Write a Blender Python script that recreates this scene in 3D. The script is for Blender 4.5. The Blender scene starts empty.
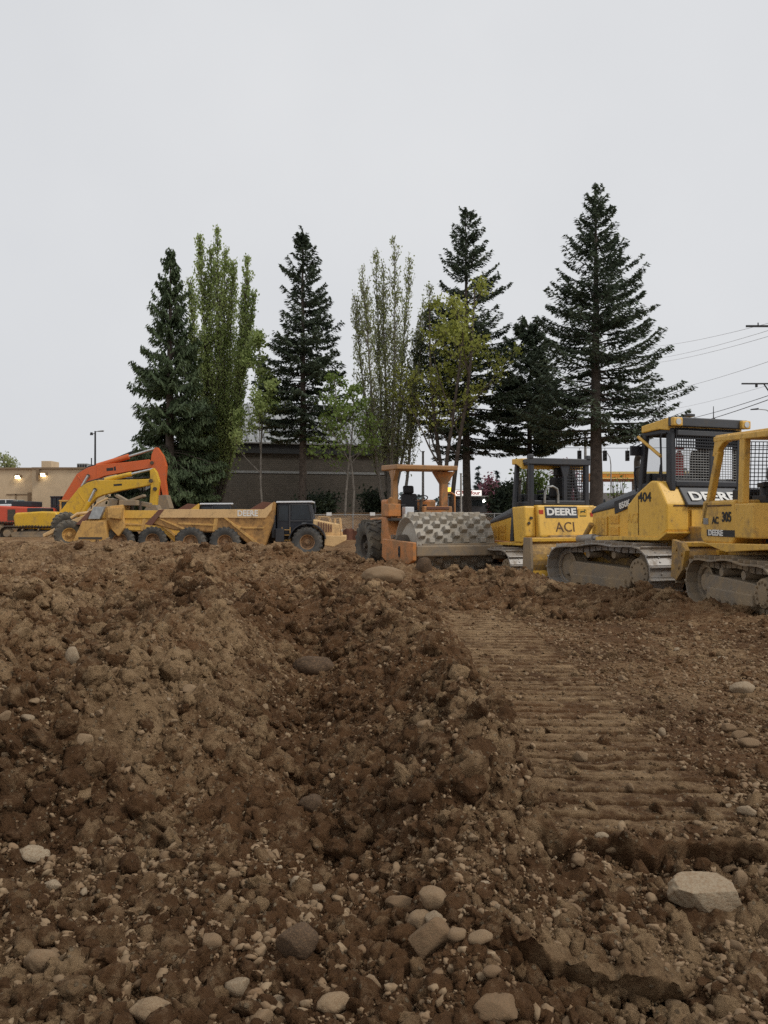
import bpy, bmesh, math, random
import numpy as np
from mathutils import Vector, Matrix, Euler
R = math.radians
PI = math.pi
rnd = random.Random(7)
rng = np.random.default_rng(11)
S = bpy.context.scene
COL = S.collection

# ------------------------------------------------------------------ camera, world, sun, exposure
EYE = 1.45
HZ = 518.0          # image row of the horizon
F = 804.0           # focal length in pixels of the 768x1024 frame
cam_d = bpy.data.cameras.new('camera')
cam = bpy.data.objects.new('camera', cam_d)
COL.objects.link(cam)
cam.location = (0, 0, EYE)
cam.rotation_euler = (R(90) + math.atan((HZ - 512) / F), 0, 0)
cam_d.sensor_fit = 'VERTICAL'
cam_d.sensor_height = 36.0
cam_d.sensor_width = 27.0
cam_d.lens = F / 1024 * 36.0
cam_d.clip_start = 0.05
cam_d.clip_end = 6000
S.camera = cam

SUN_EL, SUN_AZ = 47.0, 112.0     # azimuth clockwise from +Y
W = bpy.data.worlds.new('World')
S.world = W
W.use_nodes = True
wn, wl = W.node_tree.nodes, W.node_tree.links
wn.clear()
w_out = wn.new('ShaderNodeOutputWorld')
w_bg = wn.new('ShaderNodeBackground')
w_bg.inputs['Strength'].default_value = 0.12
w_sky = wn.new('ShaderNodeTexSky')
w_sky.sky_type = 'NISHITA'
w_sky.sun_disc = False
w_sky.sun_elevation = R(SUN_EL)
w_sky.sun_rotation = R(SUN_AZ)
w_sky.air_density = 1.0
w_sky.dust_density = 6.0
w_hs = wn.new('ShaderNodeHueSaturation')
w_hs.inputs['Saturation'].default_value = 0.25
w_hs.inputs['Value'].default_value = 0.8
w_tc = wn.new('ShaderNodeTexCoord')
w_no = wn.new('ShaderNodeTexNoise')
w_no.inputs['Scale'].default_value = 1.6
w_no.inputs['Detail'].default_value = 5.0
w_ramp = wn.new('ShaderNodeValToRGB')
w_ramp.color_ramp.elements[0].position = 0.3
w_ramp.color_ramp.elements[1].position = 0.75
w_ramp.color_ramp.elements[0].color = (5.75, 5.90, 6.16, 1)
w_ramp.color_ramp.elements[1].color = (6.70, 6.80, 6.96, 1)
w_mix = wn.new('ShaderNodeMixRGB')
w_mix.inputs[0].default_value = 0.9      # cloud cover
wl.new(w_tc.outputs['Generated'], w_no.inputs['Vector'])
wl.new(w_no.outputs['Fac'], w_ramp.inputs['Fac'])
wl.new(w_sky.outputs[0], w_hs.inputs['Color'])
wl.new(w_hs.outputs[0], w_mix.inputs[1])
wl.new(w_ramp.outputs[0], w_mix.inputs[2])
wl.new(w_mix.outputs[0], w_bg.inputs['Color'])
wl.new(w_bg.outputs[0], w_out.inputs['Surface'])

sun_d = bpy.data.lights.new('sun', 'SUN')
sun_d.energy = 1.5
sun_d.angle = R(14)
sun_d.color = (1.0, 0.97, 0.92)
sun = bpy.data.objects.new('sun', sun_d)
COL.objects.link(sun)
sd = Vector((math.sin(R(SUN_AZ)) * math.cos(R(SUN_EL)), math.cos(R(SUN_AZ)) * math.cos(R(SUN_EL)), math.sin(R(SUN_EL))))
sun.rotation_euler = sd.to_track_quat('Z', 'Y').to_euler()

S.view_settings.view_transform = 'Standard'
S.view_settings.look = 'None'
S.view_settings.exposure = 0.0
S.view_settings.gamma = 1.0
S.view_settings.use_curve_mapping = False
try:
    S.cycles.max_bounces = 6
    S.cycles.transparent_max_bounces = 12
    S.cycles.use_denoising = False
except Exception:
    pass


# ------------------------------------------------------------------ materials
def principled(name):
    m = bpy.data.materials.new(name)
    m.use_nodes = True
    nt = m.node_tree
    return m, nt, nt.nodes['Principled BSDF']


def mixc(nt, fac, a, b, blend='MIX'):
    n = nt.nodes.new('ShaderNodeMixRGB')
    n.blend_type = blend
    for k, v in ((0, fac), (1, a), (2, b)):
        if hasattr(v, 'is_output'):
            nt.links.new(v, n.inputs[k])
        elif k == 0:
            n.inputs[0].default_value = v
        else:
            n.inputs[k].default_value = (*v, 1)
    return n.outputs[0]


def noise(nt, scale, detail=4, rough=0.6, vec=None, dist=0.0):
    n = nt.nodes.new('ShaderNodeTexNoise')
    n.inputs['Scale'].default_value = scale
    n.inputs['Detail'].default_value = detail
    n.inputs['Roughness'].default_value = rough
    n.inputs['Distortion'].default_value = dist
    if vec is not None:
        nt.links.new(vec, n.inputs['Vector'])
    return n.outputs['Fac']


def ramp(nt, fac, p0, p1, c0=(0, 0, 0), c1=(1, 1, 1)):
    n = nt.nodes.new('ShaderNodeValToRGB')
    n.color_ramp.elements[0].position = p0
    n.color_ramp.elements[1].position = p1
    n.color_ramp.elements[0].color = (*c0, 1)
    n.color_ramp.elements[1].color = (*c1, 1)
    nt.links.new(fac, n.inputs[0])
    return n.outputs[0]


def coords(nt, which='Object'):
    return nt.nodes.new('ShaderNodeTexCoord').outputs[which]


def bump(nt, bs, h, strength, dist):
    b = nt.nodes.new('ShaderNodeBump')
    b.inputs['Strength'].default_value = strength
    b.inputs['Distance'].default_value = dist
    nt.links.new(h, b.inputs['Height'])
    nt.links.new(b.outputs[0], bs.inputs['Normal'])
    return b


def paint(name, col, dust=(0.20, 0.14, 0.085), amount=0.5, rough=0.45, scale=2.2, metal=0.0, fade=0.25):
    """Worn machine paint: fading, blotches of dried mud, scratches."""
    m, nt, bs = principled(name)
    v = coords(nt)
    n1 = noise(nt, scale, 7, 0.68, v, 0.4)
    n2 = noise(nt, scale * 5.5, 5, 0.7, v)
    n3 = noise(nt, scale * 0.55, 3, 0.5, v)
    faded = tuple(min(1, c * 1.05 + 0.05) for c in col)
    c = mixc(nt, ramp(nt, n3, 0.35, 0.7), col, tuple(a * (1 - fade) + b * fade for a, b in zip(col, faded)))
    dk = tuple(k * 0.72 for k in col)
    c = mixc(nt, ramp(nt, n2, 0.56, 0.74, (0, 0, 0), (0.5,) * 3), c, dk)
    mp = nt.nodes.new('ShaderNodeMapping')
    mp.inputs['Scale'].default_value = (7.0, 7.0, 0.9)
    nt.links.new(v, mp.inputs[0])
    st = noise(nt, 1.6, 5, 0.7, mp.outputs[0])
    c = mixc(nt, ramp(nt, st, 0.55, 0.74, (0, 0, 0), (0.55,) * 3), c, tuple(0.35 * k + 0.35 * q for k, q in zip(col, dust)))
    ch = noise(nt, 24.0, 3, 0.6, v)
    c = mixc(nt, ramp(nt, ch, 0.66, 0.70, (0, 0, 0), (0.8,) * 3), c, (0.07, 0.045, 0.03))
    mx = nt.nodes.new('ShaderNodeMath')
    mx.operation = 'MULTIPLY_ADD'
    nt.links.new(n2, mx.inputs[0])
    mx.inputs[1].default_value = 0.45
    nt.links.new(n1, mx.inputs[2])
    f = ramp(nt, mx.outputs[0], 0.86 - 0.28 * amount, 1.02 - 0.18 * amount, (0.06 * amount,) * 3, (min(1, 0.35 + 0.65 * amount),) * 3)
    c = mixc(nt, f, c, dust)
    nt.links.new(c, bs.inputs['Base Color'])
    r = ramp(nt, f, 0, 1, (rough,) * 3, (0.92,) * 3)
    nt.links.new(r, bs.inputs['Roughness'])
    bs.inputs['Metallic'].default_value = metal
    bump(nt, bs, mx.outputs[0], 0.25, 0.01)
    return m


def plain(name, col, rough=0.7, metal=0.0, var=0.25, scale=6.0):
    m, nt, bs = principled(name)
    n = noise(nt, scale, 5, 0.65, coords(nt))
    c = mixc(nt, ramp(nt, n, 0.3, 0.7), tuple(k * (1 - var) for k in col), tuple(min(1, k * (1 + var)) for k in col))
    nt.links.new(c, bs.inputs['Base Color'])
    bs.inputs['Roughness'].default_value = rough
    bs.inputs['Metallic'].default_value = metal
    return m


def glass(name, col=(0.02, 0.025, 0.03), alpha=0.55):
    m, nt, bs = principled(name)
    n = noise(nt, 3.0, 4, 0.6, coords(nt))
    nt.links.new(ramp(nt, n, 0.2, 0.8, (0.05,) * 3, (0.25,) * 3), bs.inputs['Roughness'])
    bs.inputs['Base Color'].default_value = (*col, 1)
    bs.inputs['Alpha'].default_value = alpha
    return m


def lamp_mat(name, col, strength):
    m, nt, bs = principled(name)
    bs.inputs['Base Color'].default_value = (*col, 1)
    bs.inputs['Emission Color'].default_value = (*col, 1)
    bs.inputs['Emission Strength'].default_value = strength
    return m


def leafy(name, dark, light, scale=0.5, trans=0.25):
    m, nt, bs = principled(name)
    v = coords(nt)
    n1 = noise(nt, scale, 3, 0.6, v)
    n2 = noise(nt, scale * 9, 2, 0.6, v)
    c = mixc(nt, ramp(nt, n1, 0.35, 0.68), dark, light)
    c = mixc(nt, ramp(nt, n2, 0.35, 0.7, (0, 0, 0), (0.45,) * 3), c, tuple(k * 0.55 for k in dark))
    nt.links.new(c, bs.inputs['Base Color'])
    bs.inputs['Roughness'].default_value = 0.75
    if trans:
        t = nt.nodes.new('ShaderNodeBsdfTranslucent')
        nt.links.new(c, t.inputs['Color'])
        x = nt.nodes.new('ShaderNodeMixShader')
        x.inputs[0].default_value = trans
        nt.links.new(bs.outputs[0], x.inputs[1])
        nt.links.new(t.outputs[0], x.inputs[2])
        nt.links.new(x.outputs[0], nt.nodes['Material Output'].inputs['Surface'])
    return m


def soil_material(name):
    """earth: moist dark soil with painted shade, drier crumbly tan crust with painted light where 'dry' is high, grit and pebbles"""
    m, nt, bs = principled(name)
    v = coords(nt, 'Object')
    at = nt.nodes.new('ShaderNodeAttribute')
    at.attribute_name = 'dry_lit'
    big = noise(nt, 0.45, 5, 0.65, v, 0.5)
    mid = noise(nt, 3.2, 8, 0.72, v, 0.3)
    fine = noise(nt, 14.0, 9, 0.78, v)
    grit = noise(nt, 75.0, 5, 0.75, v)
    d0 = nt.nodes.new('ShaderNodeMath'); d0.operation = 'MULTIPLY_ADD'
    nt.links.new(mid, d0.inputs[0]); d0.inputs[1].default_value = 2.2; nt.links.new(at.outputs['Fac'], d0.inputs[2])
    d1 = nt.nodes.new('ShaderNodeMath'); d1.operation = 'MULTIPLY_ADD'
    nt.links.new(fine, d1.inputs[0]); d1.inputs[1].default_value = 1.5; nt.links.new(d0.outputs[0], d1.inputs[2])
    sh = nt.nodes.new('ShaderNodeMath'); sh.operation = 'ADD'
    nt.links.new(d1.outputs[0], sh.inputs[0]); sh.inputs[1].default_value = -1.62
    dry_lit_fac = ramp(nt, sh.outputs[0], 0.22, 0.98)  # dry crust together with the light and shade painted into the mask
    moist_shaded = mixc(nt, ramp(nt, big, 0.38, 0.64), (0.112, 0.058, 0.027), (0.185, 0.096, 0.044))
    c = mixc(nt, dry_lit_fac, moist_shaded, (0.385, 0.252, 0.136))
    c = mixc(nt, ramp(nt, fine, 0.52, 0.70, (0, 0, 0), (0.55,) * 3), c, (0.43, 0.295, 0.175))  # painted highlights on the raised bits of the bump noise
    c = mixc(nt, ramp(nt, fine, 0.30, 0.46, (0.75,) * 3, (0, 0, 0)), c, (0.050, 0.027, 0.013))  # painted shade in the low bits of the bump noise
    vo = nt.nodes.new('ShaderNodeTexVoronoi')
    vo.inputs['Scale'].default_value = 42.0
    nt.links.new(v, vo.inputs['Vector'])
    cell = nt.nodes.new('ShaderNodeSeparateColor')
    nt.links.new(vo.outputs['Color'], cell.inputs[0])
    pick = ramp(nt, cell.outputs[0], 0.80, 0.84)
    core = ramp(nt, vo.outputs['Distance'], 0.26, 0.42, (1, 1, 1), (0, 0, 0))
    pm = mixc(nt, 1.0, pick, core, 'MULTIPLY')
    peb = mixc(nt, cell.outputs[1], (0.14, 0.09, 0.05), (0.36, 0.27, 0.17))
    c = mixc(nt, pm, c, peb)
    nt.links.new(c, bs.inputs['Base Color'])
    bs.inputs['Roughness'].default_value = 0.95
    bs.inputs['Specular IOR Level'].default_value = 0.12
    a = nt.nodes.new('ShaderNodeMath'); a.operation = 'MULTIPLY'
    nt.links.new(grit, a.inputs[0]); a.inputs[1].default_value = 0.30
    b = nt.nodes.new('ShaderNodeMath'); b.operation = 'MULTIPLY_ADD'
    nt.links.new(fine, b.inputs[0]); b.inputs[1].default_value = 1.3; nt.links.new(a.outputs[0], b.inputs[2])
    d = nt.nodes.new('ShaderNodeMath'); d.operation = 'MULTIPLY_ADD'
    nt.links.new(pm, d.inputs[0]); d.inputs[1].default_value = 0.25; nt.links.new(b.outputs[0], d.inputs[2])
    bump(nt, bs, d.outputs[0], 1.0, 0.055)
    return m


def stone_material(name, lo, hi, dirt=(0.22, 0.134, 0.072), dirty=0.5):
    m, nt, bs = principled(name)
    v = coords(nt)
    oi = nt.nodes.new('ShaderNodeObjectInfo')
    at = nt.nodes.new('ShaderNodeAttribute')
    at.attribute_name = 'tint'
    ad = nt.nodes.new('ShaderNodeMath'); ad.operation = 'ADD'
    nt.links.new(oi.outputs['Random'], ad.inputs[0]); nt.links.new(at.outputs['Fac'], ad.inputs[1])
    fr = nt.nodes.new('ShaderNodeMath'); fr.operation = 'FRACT'
    nt.links.new(ad.outputs[0], fr.inputs[0])
    va = nt.nodes.new('ShaderNodeVectorMath'); va.operation = 'MULTIPLY_ADD'
    nt.links.new(v, va.inputs[0]); va.inputs[1].default_value = (1, 1, 1)
    nt.links.new(oi.outputs['Location'], va.inputs[2])
    n1 = noise(nt, 9.0, 6, 0.7, va.outputs[0], 0.3)
    n2 = noise(nt, 60.0, 3, 0.7, va.outputs[0])
    c = mixc(nt, fr.outputs[0], lo, hi)
    c = mixc(nt, ramp(nt, n2, 0.4, 0.7, (0, 0, 0), (0.4,) * 3), c, tuple(k * 0.6 for k in lo))
    c = mixc(nt, ramp(nt, n1, 0.60 - 0.25 * dirty, 0.78 - 0.15 * dirty, (0.12,) * 3, (0.85,) * 3), c, dirt)
    nt.links.new(c, bs.inputs['Base Color'])
    bs.inputs['Roughness'].default_value = 0.88
    bs.inputs['Specular IOR Level'].default_value = 0.25
    bump(nt, bs, n1, 0.5, 0.02)
    return m


M = {}
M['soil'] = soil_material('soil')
M['stone'] = stone_material('stone', (0.17, 0.112, 0.062), (0.37, 0.275, 0.17), dirty=0.95)
M['pale_stone'] = stone_material('pale stone', (0.30, 0.23, 0.15), (0.44, 0.36, 0.25), dirty=0.75)
M['dark_stone'] = stone_material('dark stone', (0.05, 0.034, 0.022), (0.085, 0.055, 0.034), dirty=0.5)
M['yellow'] = paint('dozer yellow', (0.80, 0.47, 0.065), amount=0.42)
M['yellow_muddy'] = paint('muddy yellow', (0.56, 0.31, 0.045), amount=0.95)
M['old_yellow'] = paint('faded yellow', (0.74, 0.43, 0.07), amount=0.5)
M['truck_tan'] = paint('sun faded truck yellow', (0.62, 0.36, 0.10), dust=(0.17,0.10,0.05), amount=0.62, fade=0.4)
M['truck_body'] = paint('mud stained dump body', (0.45, 0.24, 0.065), dust=(0.15,0.085,0.04), amount=0.75, fade=0.4)
M['truck_rim'] = paint('dirty wheel rim', (0.34, 0.18, 0.075), dust=(0.10,0.07,0.045), amount=0.85)
M['truck_cream'] = paint('pale truck hood', (0.70, 0.46, 0.21), amount=0.45)
M['rust'] = paint('rusty steel', (0.15, 0.058, 0.035), amount=0.3, rough=0.75)
M['exc_yellow'] = paint('excavator yellow', (0.68, 0.40, 0.02), amount=0.35)
M['exc_orange'] = paint('excavator orange', (0.62, 0.115, 0.02), amount=0.25)
M['exc_red'] = paint('excavator red', (0.60, 0.075, 0.03), amount=0.2)
M['roller_orange'] = paint('roller orange', (0.56, 0.205, 0.045), dust=(0.26, 0.165, 0.085), amount=0.85, fade=0.3)
M['roller_tan'] = paint('roller canopy tan', (0.36, 0.17, 0.05), amount=0.5)
M['black_paint'] = paint('black cab paint', (0.018, 0.020, 0.026), dust=(0.09, 0.075, 0.055), amount=0.16, rough=0.5)
M['cab_navy'] = paint('truck cab navy paint', (0.010, 0.013, 0.021), dust=(0.07, 0.06, 0.05), amount=0.12, rough=0.55)
M['grey_paint'] = paint('charcoal paint', (0.048, 0.050, 0.055), dust=(0.12, 0.10, 0.075), amount=0.2, rough=0.5)
M['track_steel'] = paint('worn track steel', (0.33, 0.31, 0.285), dust=(0.30, 0.225, 0.145), amount=0.72, rough=0.5, metal=0.3)
M['muddy_steel'] = paint('mud caked steel', (0.20, 0.165, 0.125), dust=(0.31, 0.225, 0.135), amount=1.0, rough=0.8)
M['muddy_dark'] = paint('dark muddy steel', (0.055, 0.046, 0.038), dust=(0.12, 0.085, 0.052), amount=0.7, rough=0.8)
M['silver'] = plain('bright cylinder rod', (0.55, 0.55, 0.53), 0.3, 0.7)
M['tyre'] = paint('dusty tyre rubber', (0.055, 0.055, 0.053), dust=(0.17, 0.15, 0.12), amount=0.7, rough=0.85)
M['tyre_grey'] = paint('mud greyed tyre rubber', (0.075, 0.07, 0.06), dust=(0.20, 0.165, 0.115), amount=0.8, rough=0.9)
M['drum'] = paint('padfoot drum steel', (0.36, 0.325, 0.27), dust=(0.36, 0.29, 0.20), amount=0.6, rough=0.6, metal=0.2)
M['seat_black'] = plain('black seat vinyl', (0.016, 0.016, 0.018), 0.55)
M['white'] = plain('white lettering', (0.75, 0.74, 0.70), 0.6, var=0.08)
M['letter_dark'] = plain('dark lettering', (0.10, 0.045, 0.012), 0.6, var=0.15)
M['letter_black'] = plain('black lettering', (0.02, 0.02, 0.02), 0.6)
M['red_mark'] = plain('red reflector', (0.52, 0.05, 0.02), 0.4)
M['red_bottle'] = plain('red extinguisher', (0.36, 0.02, 0.02), 0.35)
M['green_logo'] = plain('dark green badge', (0.02, 0.05, 0.02), 0.5)
M['cab_glass'] = glass('tinted cab glass', alpha=0.45)
M['dark_glass'] = glass('dark window glass', (0.018, 0.024, 0.030), 0.94)
M['bark'] = plain('grey brown bark', (0.085, 0.066, 0.052), 0.95, var=0.45, scale=4)
M['pale_bark'] = plain('pale grey bark', (0.17, 0.15, 0.125), 0.95, var=0.4, scale=4)
M['fir'] = leafy('fir needles', (0.064, 0.090, 0.056), (0.135, 0.168, 0.100), 0.5, 0.25)
M['cedar'] = leafy('cedar sprays', (0.062, 0.094, 0.042), (0.135, 0.178, 0.074), 0.5, 0.3)
M['poplar'] = leafy('poplar leaves', (0.290, 0.370, 0.115), (0.470, 0.540, 0.210), 0.5, 0.55)
M['maple'] = leafy('fresh yellow green leaves', (0.290, 0.315, 0.060), (0.450, 0.460, 0.110), 0.6, 0.5)
M['bright'] = leafy('fresh green leaves', (0.150, 0.220, 0.045), (0.270, 0.360, 0.090), 0.6, 0.45)
M['thin_leaf'] = leafy('thin new leaves', (0.270, 0.300, 0.120), (0.420, 0.450, 0.210), 0.5, 0.5)
M['shrub'] = leafy('dark shrub leaves', (0.016, 0.028, 0.014), (0.048, 0.068, 0.028), 0.8, 0.15)
M['pink'] = leafy('pink blossom', (0.20, 0.07, 0.10), (0.40, 0.20, 0.24), 0.6, 0.3)
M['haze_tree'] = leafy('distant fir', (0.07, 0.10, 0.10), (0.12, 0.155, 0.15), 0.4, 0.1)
M['galv'] = plain('galvanised steel', (0.30, 0.30, 0.29), 0.5, 0.4)
M['concrete_pole'] = plain('weathered pole', (0.36, 0.345, 0.32), 0.9)
M['wire'] = plain('black cable', (0.03, 0.03, 0.035), 0.7)
M['grey_wire'] = plain('grey cable', (0.40, 0.41, 0.43), 0.7)
M['roof_metal'] = plain('standing seam metal roof', (0.33, 0.335, 0.33), 0.5, 0.1, var=0.15, scale=0.6)
M['seam'] = plain('roof seam', (0.17, 0.17, 0.165), 0.5)
M['dark_trim'] = plain('dark eave', (0.03, 0.03, 0.03), 0.8)
M['stucco'] = plain('tan stucco', (0.60, 0.46, 0.30), 0.95, var=0.12, scale=0.8)
M['stucco_dark'] = plain('brown stucco cap', (0.24, 0.165, 0.10), 0.95, var=0.15)
M['netting'] = plain('red brown netting', (0.15, 0.062, 0.038), 0.95, var=0.35, scale=3)
M['asphalt'] = plain('asphalt', (0.05, 0.05, 0.05), 0.9)
M['car_white'] = plain('white car paint', (0.70, 0.71, 0.72), 0.3, var=0.05)
M['car_green'] = plain('pale green car paint', (0.40, 0.46, 0.42), 0.3, var=0.05)
M['canopy_yellow'] = plain('orange canopy fascia', (0.75, 0.30, 0.03), 0.5, var=0.1)
M['canopy_pale'] = plain('pale yellow canopy stripe', (0.80, 0.62, 0.22), 0.5, var=0.1)
M['lamp_glow'] = lamp_mat('lit wall lamp', (1.0, 0.86, 0.55), 9.0)
M['sign_glow'] = lamp_mat('backlit white sign', (1.0, 0.93, 0.88), 0.75)
M['amber_glow'] = lamp_mat('lit amber sign', (1.0, 0.55, 0.08), 1.6)
M['headlight'] = lamp_mat('lit white lamp', (1.0, 0.97, 0.92), 4.0)
M['sign_red'] = plain('red sign lettering', (0.45, 0.05, 0.04), 0.5)


def block_material():
    m, nt, bs = principled('concrete block wall')
    v = coords(nt)
    mp = nt.nodes.new('ShaderNodeMapping')
    mp.inputs['Rotation'].default_value = (R(90), 0, 0)
    nt.links.new(v, mp.inputs[0])
    br = nt.nodes.new('ShaderNodeTexBrick')
    br.inputs['Scale'].default_value = 1.0
    br.inputs['Brick Width'].default_value = 0.4
    br.inputs['Row Height'].default_value = 0.2
    br.inputs['Mortar Size'].default_value = 0.012
    br.inputs['Color1'].default_value = (0.105, 0.088, 0.068, 1)
    br.inputs['Color2'].default_value = (0.135, 0.112, 0.088, 1)
    br.inputs['Mortar'].default_value = (0.07, 0.062, 0.052, 1)
    nt.links.new(mp.outputs[0], br.inputs['Vector'])
    n = noise(nt, 0.35, 4, 0.6, v)
    c = mixc(nt, ramp(nt, n, 0.35, 0.7, (0, 0, 0), (0.5,) * 3), br.outputs['Color'], (0.075, 0.068, 0.058))
    nt.links.new(c, bs.inputs['Base Color'])
    bs.inputs['Roughness'].default_value = 0.95
    return m


M['block'] = block_material()


# ------------------------------------------------------------------ mesh helpers
class MB:
    """Collects shapes; build() links them as ONE mesh object."""

    def __init__(self):
        self.v, self.f = [], []

    def add(self, vs, fs):
        o = len(self.v)
        self.v += [tuple(p) for p in vs]
        self.f += [tuple(i + o for i in f) for f in fs]
        return self

    def box(self, c, s, mat=None):
        x, y, z = (k / 2 for k in s)
        P = [(-x, -y, -z), (x, -y, -z), (x, y, -z), (-x, y, -z), (-x, -y, z), (x, -y, z), (x, y, z), (-x, y, z)]
        if mat is not None:
            P = [mat @ Vector(p) for p in P]
        P = [(p[0] + c[0], p[1] + c[1], p[2] + c[2]) for p in P]
        return self.add(P, [(0, 3, 2, 1), (4, 5, 6, 7), (0, 1, 5, 4), (1, 2, 6, 5), (2, 3, 7, 6), (3, 0, 4, 7)])

    def prism(self, pts, y0, y1):
        """polygon in (x, z), counter-clockwise or not, extruded along y"""
        n = len(pts)
        a = sum(pts[i][0] * pts[(i + 1) % n][1] - pts[(i + 1) % n][0] * pts[i][1] for i in range(n))
        if a < 0:
            pts = pts[::-1]
        y0, y1 = min(y0, y1), max(y0, y1)
        P = [(p[0], y0, p[1]) for p in pts] + [(p[0], y1, p[1]) for p in pts]
        fs = [tuple(range(n)), tuple(range(2 * n - 1, n - 1, -1))]
        fs += [(i, i + n, (i + 1) % n + n, (i + 1) % n) for i in range(n)]
        return self.add(P, fs)

    def loft(self, A, B):
        """closed ring A to closed ring B (same count), capped"""
        n = len(A)
        fs = [tuple(range(n))[::-1], tuple(range(n, 2 * n))]
        fs += [(i, (i + 1) % n, (i + 1) % n + n, i + n) for i in range(n)]
        return self.add(list(A) + list(B), fs)

    def cyl(self, p0, p1, r0, r1=None, n=12):
        r1 = r0 if r1 is None else r1
        p0, p1 = Vector(p0), Vector(p1)
        d = (p1 - p0).normalized()
        u = d.cross(Vector((0, 0, 1)) if abs(d.z) < 0.9 else Vector((1, 0, 0))).normalized()
        w = d.cross(u)
        A = [p0 + r0 * (math.cos(2 * PI * i / n) * u + math.sin(2 * PI * i / n) * w) for i in range(n)]
        B = [p1 + r1 * (math.cos(2 * PI * i / n) * u + math.sin(2 * PI * i / n) * w) for i in range(n)]
        return self.loft(A, B)

    def tube(self, pts, rads, n=6):
        pts = [Vector(tuple(float(c_) for c_ in p)) for p in pts]
        if not hasattr(rads, '__len__'):
            rads = [rads] * len(pts)
        rads = [float(r_) for r_ in rads]
        o = len(self.v)
        u = None
        for i, p in enumerate(pts):
            d = (pts[min(i + 1, len(pts) - 1)] - pts[max(i - 1, 0)]).normalized()
            if u is None:
                u = d.cross(Vector((0, 0, 1)) if abs(d.z) < 0.9 else Vector((1, 0, 0))).normalized()
            else:
                u = (u - d * u.dot(d)).normalized()
            w = d.cross(u)
            self.v += [tuple(p + rads[i] * (math.cos(2 * PI * k / n) * u + math.sin(2 * PI * k / n) * w)) for k in range(n)]
        for i in range(len(pts) - 1):
            for k in range(n):
                a, b = o + i * n + k, o + i * n + (k + 1) % n
                self.f.append((a, b, b + n, a + n))
        self.f.append(tuple(o + k for k in range(n))[::-1])
        self.f.append(tuple(o + (len(pts) - 1) * n + k for k in range(n)))
        return self

    def lathe_y(self, c, prof, n=36):
        """profile of (y, r) turned about the y axis through c; closed if ends have r 0"""
        o = len(self.v)
        m = len(prof)
        for i in range(n):
            a = 2 * PI * i / n
            for (y, r) in prof:
                self.v.append((c[0] + r * math.cos(a), c[1] + y, c[2] + r * math.sin(a)))
        for i in range(n):
            j = (i + 1) % n
            for k in range(m - 1):
                self.f.append((o + i * m + k, o + i * m + k + 1, o + j * m + k + 1, o + j * m + k))
        return self

    def build(self, name, mat, parent=None, bevel=0.0, smooth=False, loc=None, seg=2):
        me = bpy.data.meshes.new(name)
        me.from_pydata(self.v, [], self.f)
        me.materials.append(mat)
        o = bpy.data.objects.new(name, me)
        COL.objects.link(o)
        if parent is not None:
            o.parent = parent
        if loc is not None:
            o.location = loc
        if smooth:
            me.shade_smooth()
            try:
                me.set_sharp_from_angle(angle=R(40))
            except Exception:
                pass
        if bevel:
            b = o.modifiers.new('bevel', 'BEVEL')
            b.width = bevel
            b.segments = seg
            b.limit_method = 'ANGLE'
            b.angle_limit = R(30)
        return o


def tag(o, label=None, cat=None, group=None, kind=None):
    if label:
        o['label'] = label
    if cat:
        o['category'] = cat
    if group:
        o['group'] = group
    if kind:
        o['kind'] = kind
    return o


def empty(name, loc, rz, label, cat, group=None, scale=1.0):
    o = bpy.data.objects.new(name, None)
    COL.objects.link(o)
    o.location = loc
    o.rotation_euler = (0, 0, rz)
    o.scale = (scale,) * 3
    return tag(o, label, cat, group)


def np_mesh(name, V, Q, mat, parent=None, smooth=False, tint=None, dry_lit=None):
    """V (n,3), Q (m,k) faces of equal size, through foreach_set"""
    V = np.asarray(V, dtype=np.float32)
    Q = np.asarray(Q, dtype=np.int32)
    me = bpy.data.meshes.new(name)
    me.vertices.add(len(V))
    me.vertices.foreach_set('co', V.ravel())
    k = Q.shape[1]
    me.loops.add(Q.size)
    me.loops.foreach_set('vertex_index', Q.ravel())
    me.polygons.add(len(Q))
    me.polygons.foreach_set('loop_start', np.arange(0, Q.size, k, dtype=np.int32))
    me.polygons.foreach_set('loop_total', np.full(len(Q), k, dtype=np.int32))
    me.polygons.foreach_set('use_smooth', np.full(len(Q), bool(smooth)))
    me.update(calc_edges=True)
    if tint is not None:
        a = me.attributes.new('tint', 'FLOAT', 'POINT')
        a.data.foreach_set('value', np.asarray(tint, dtype=np.float32))
    if dry_lit is not None:
        a = me.attributes.new('dry_lit', 'FLOAT', 'POINT')
        a.data.foreach_set('value', np.asarray(dry_lit, dtype=np.float32))
    me.materials.append(mat)
    o = bpy.data.objects.new(name, me)
    COL.objects.link(o)
    if parent is not None:
        o.parent = parent
    return o


SIDES = {'rear': Matrix(((0, 0, -1), (-1, 0, 0), (0, 1, 0))),
         'left': Matrix(((-1, 0, 0), (0, 0, 1), (0, 1, 0))),
         'right': Matrix(((1, 0, 0), (0, 0, -1), (0, 1, 0))),
         'front': Matrix(((0, 0, 1), (1, 0, 0), (0, 1, 0)))}


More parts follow.
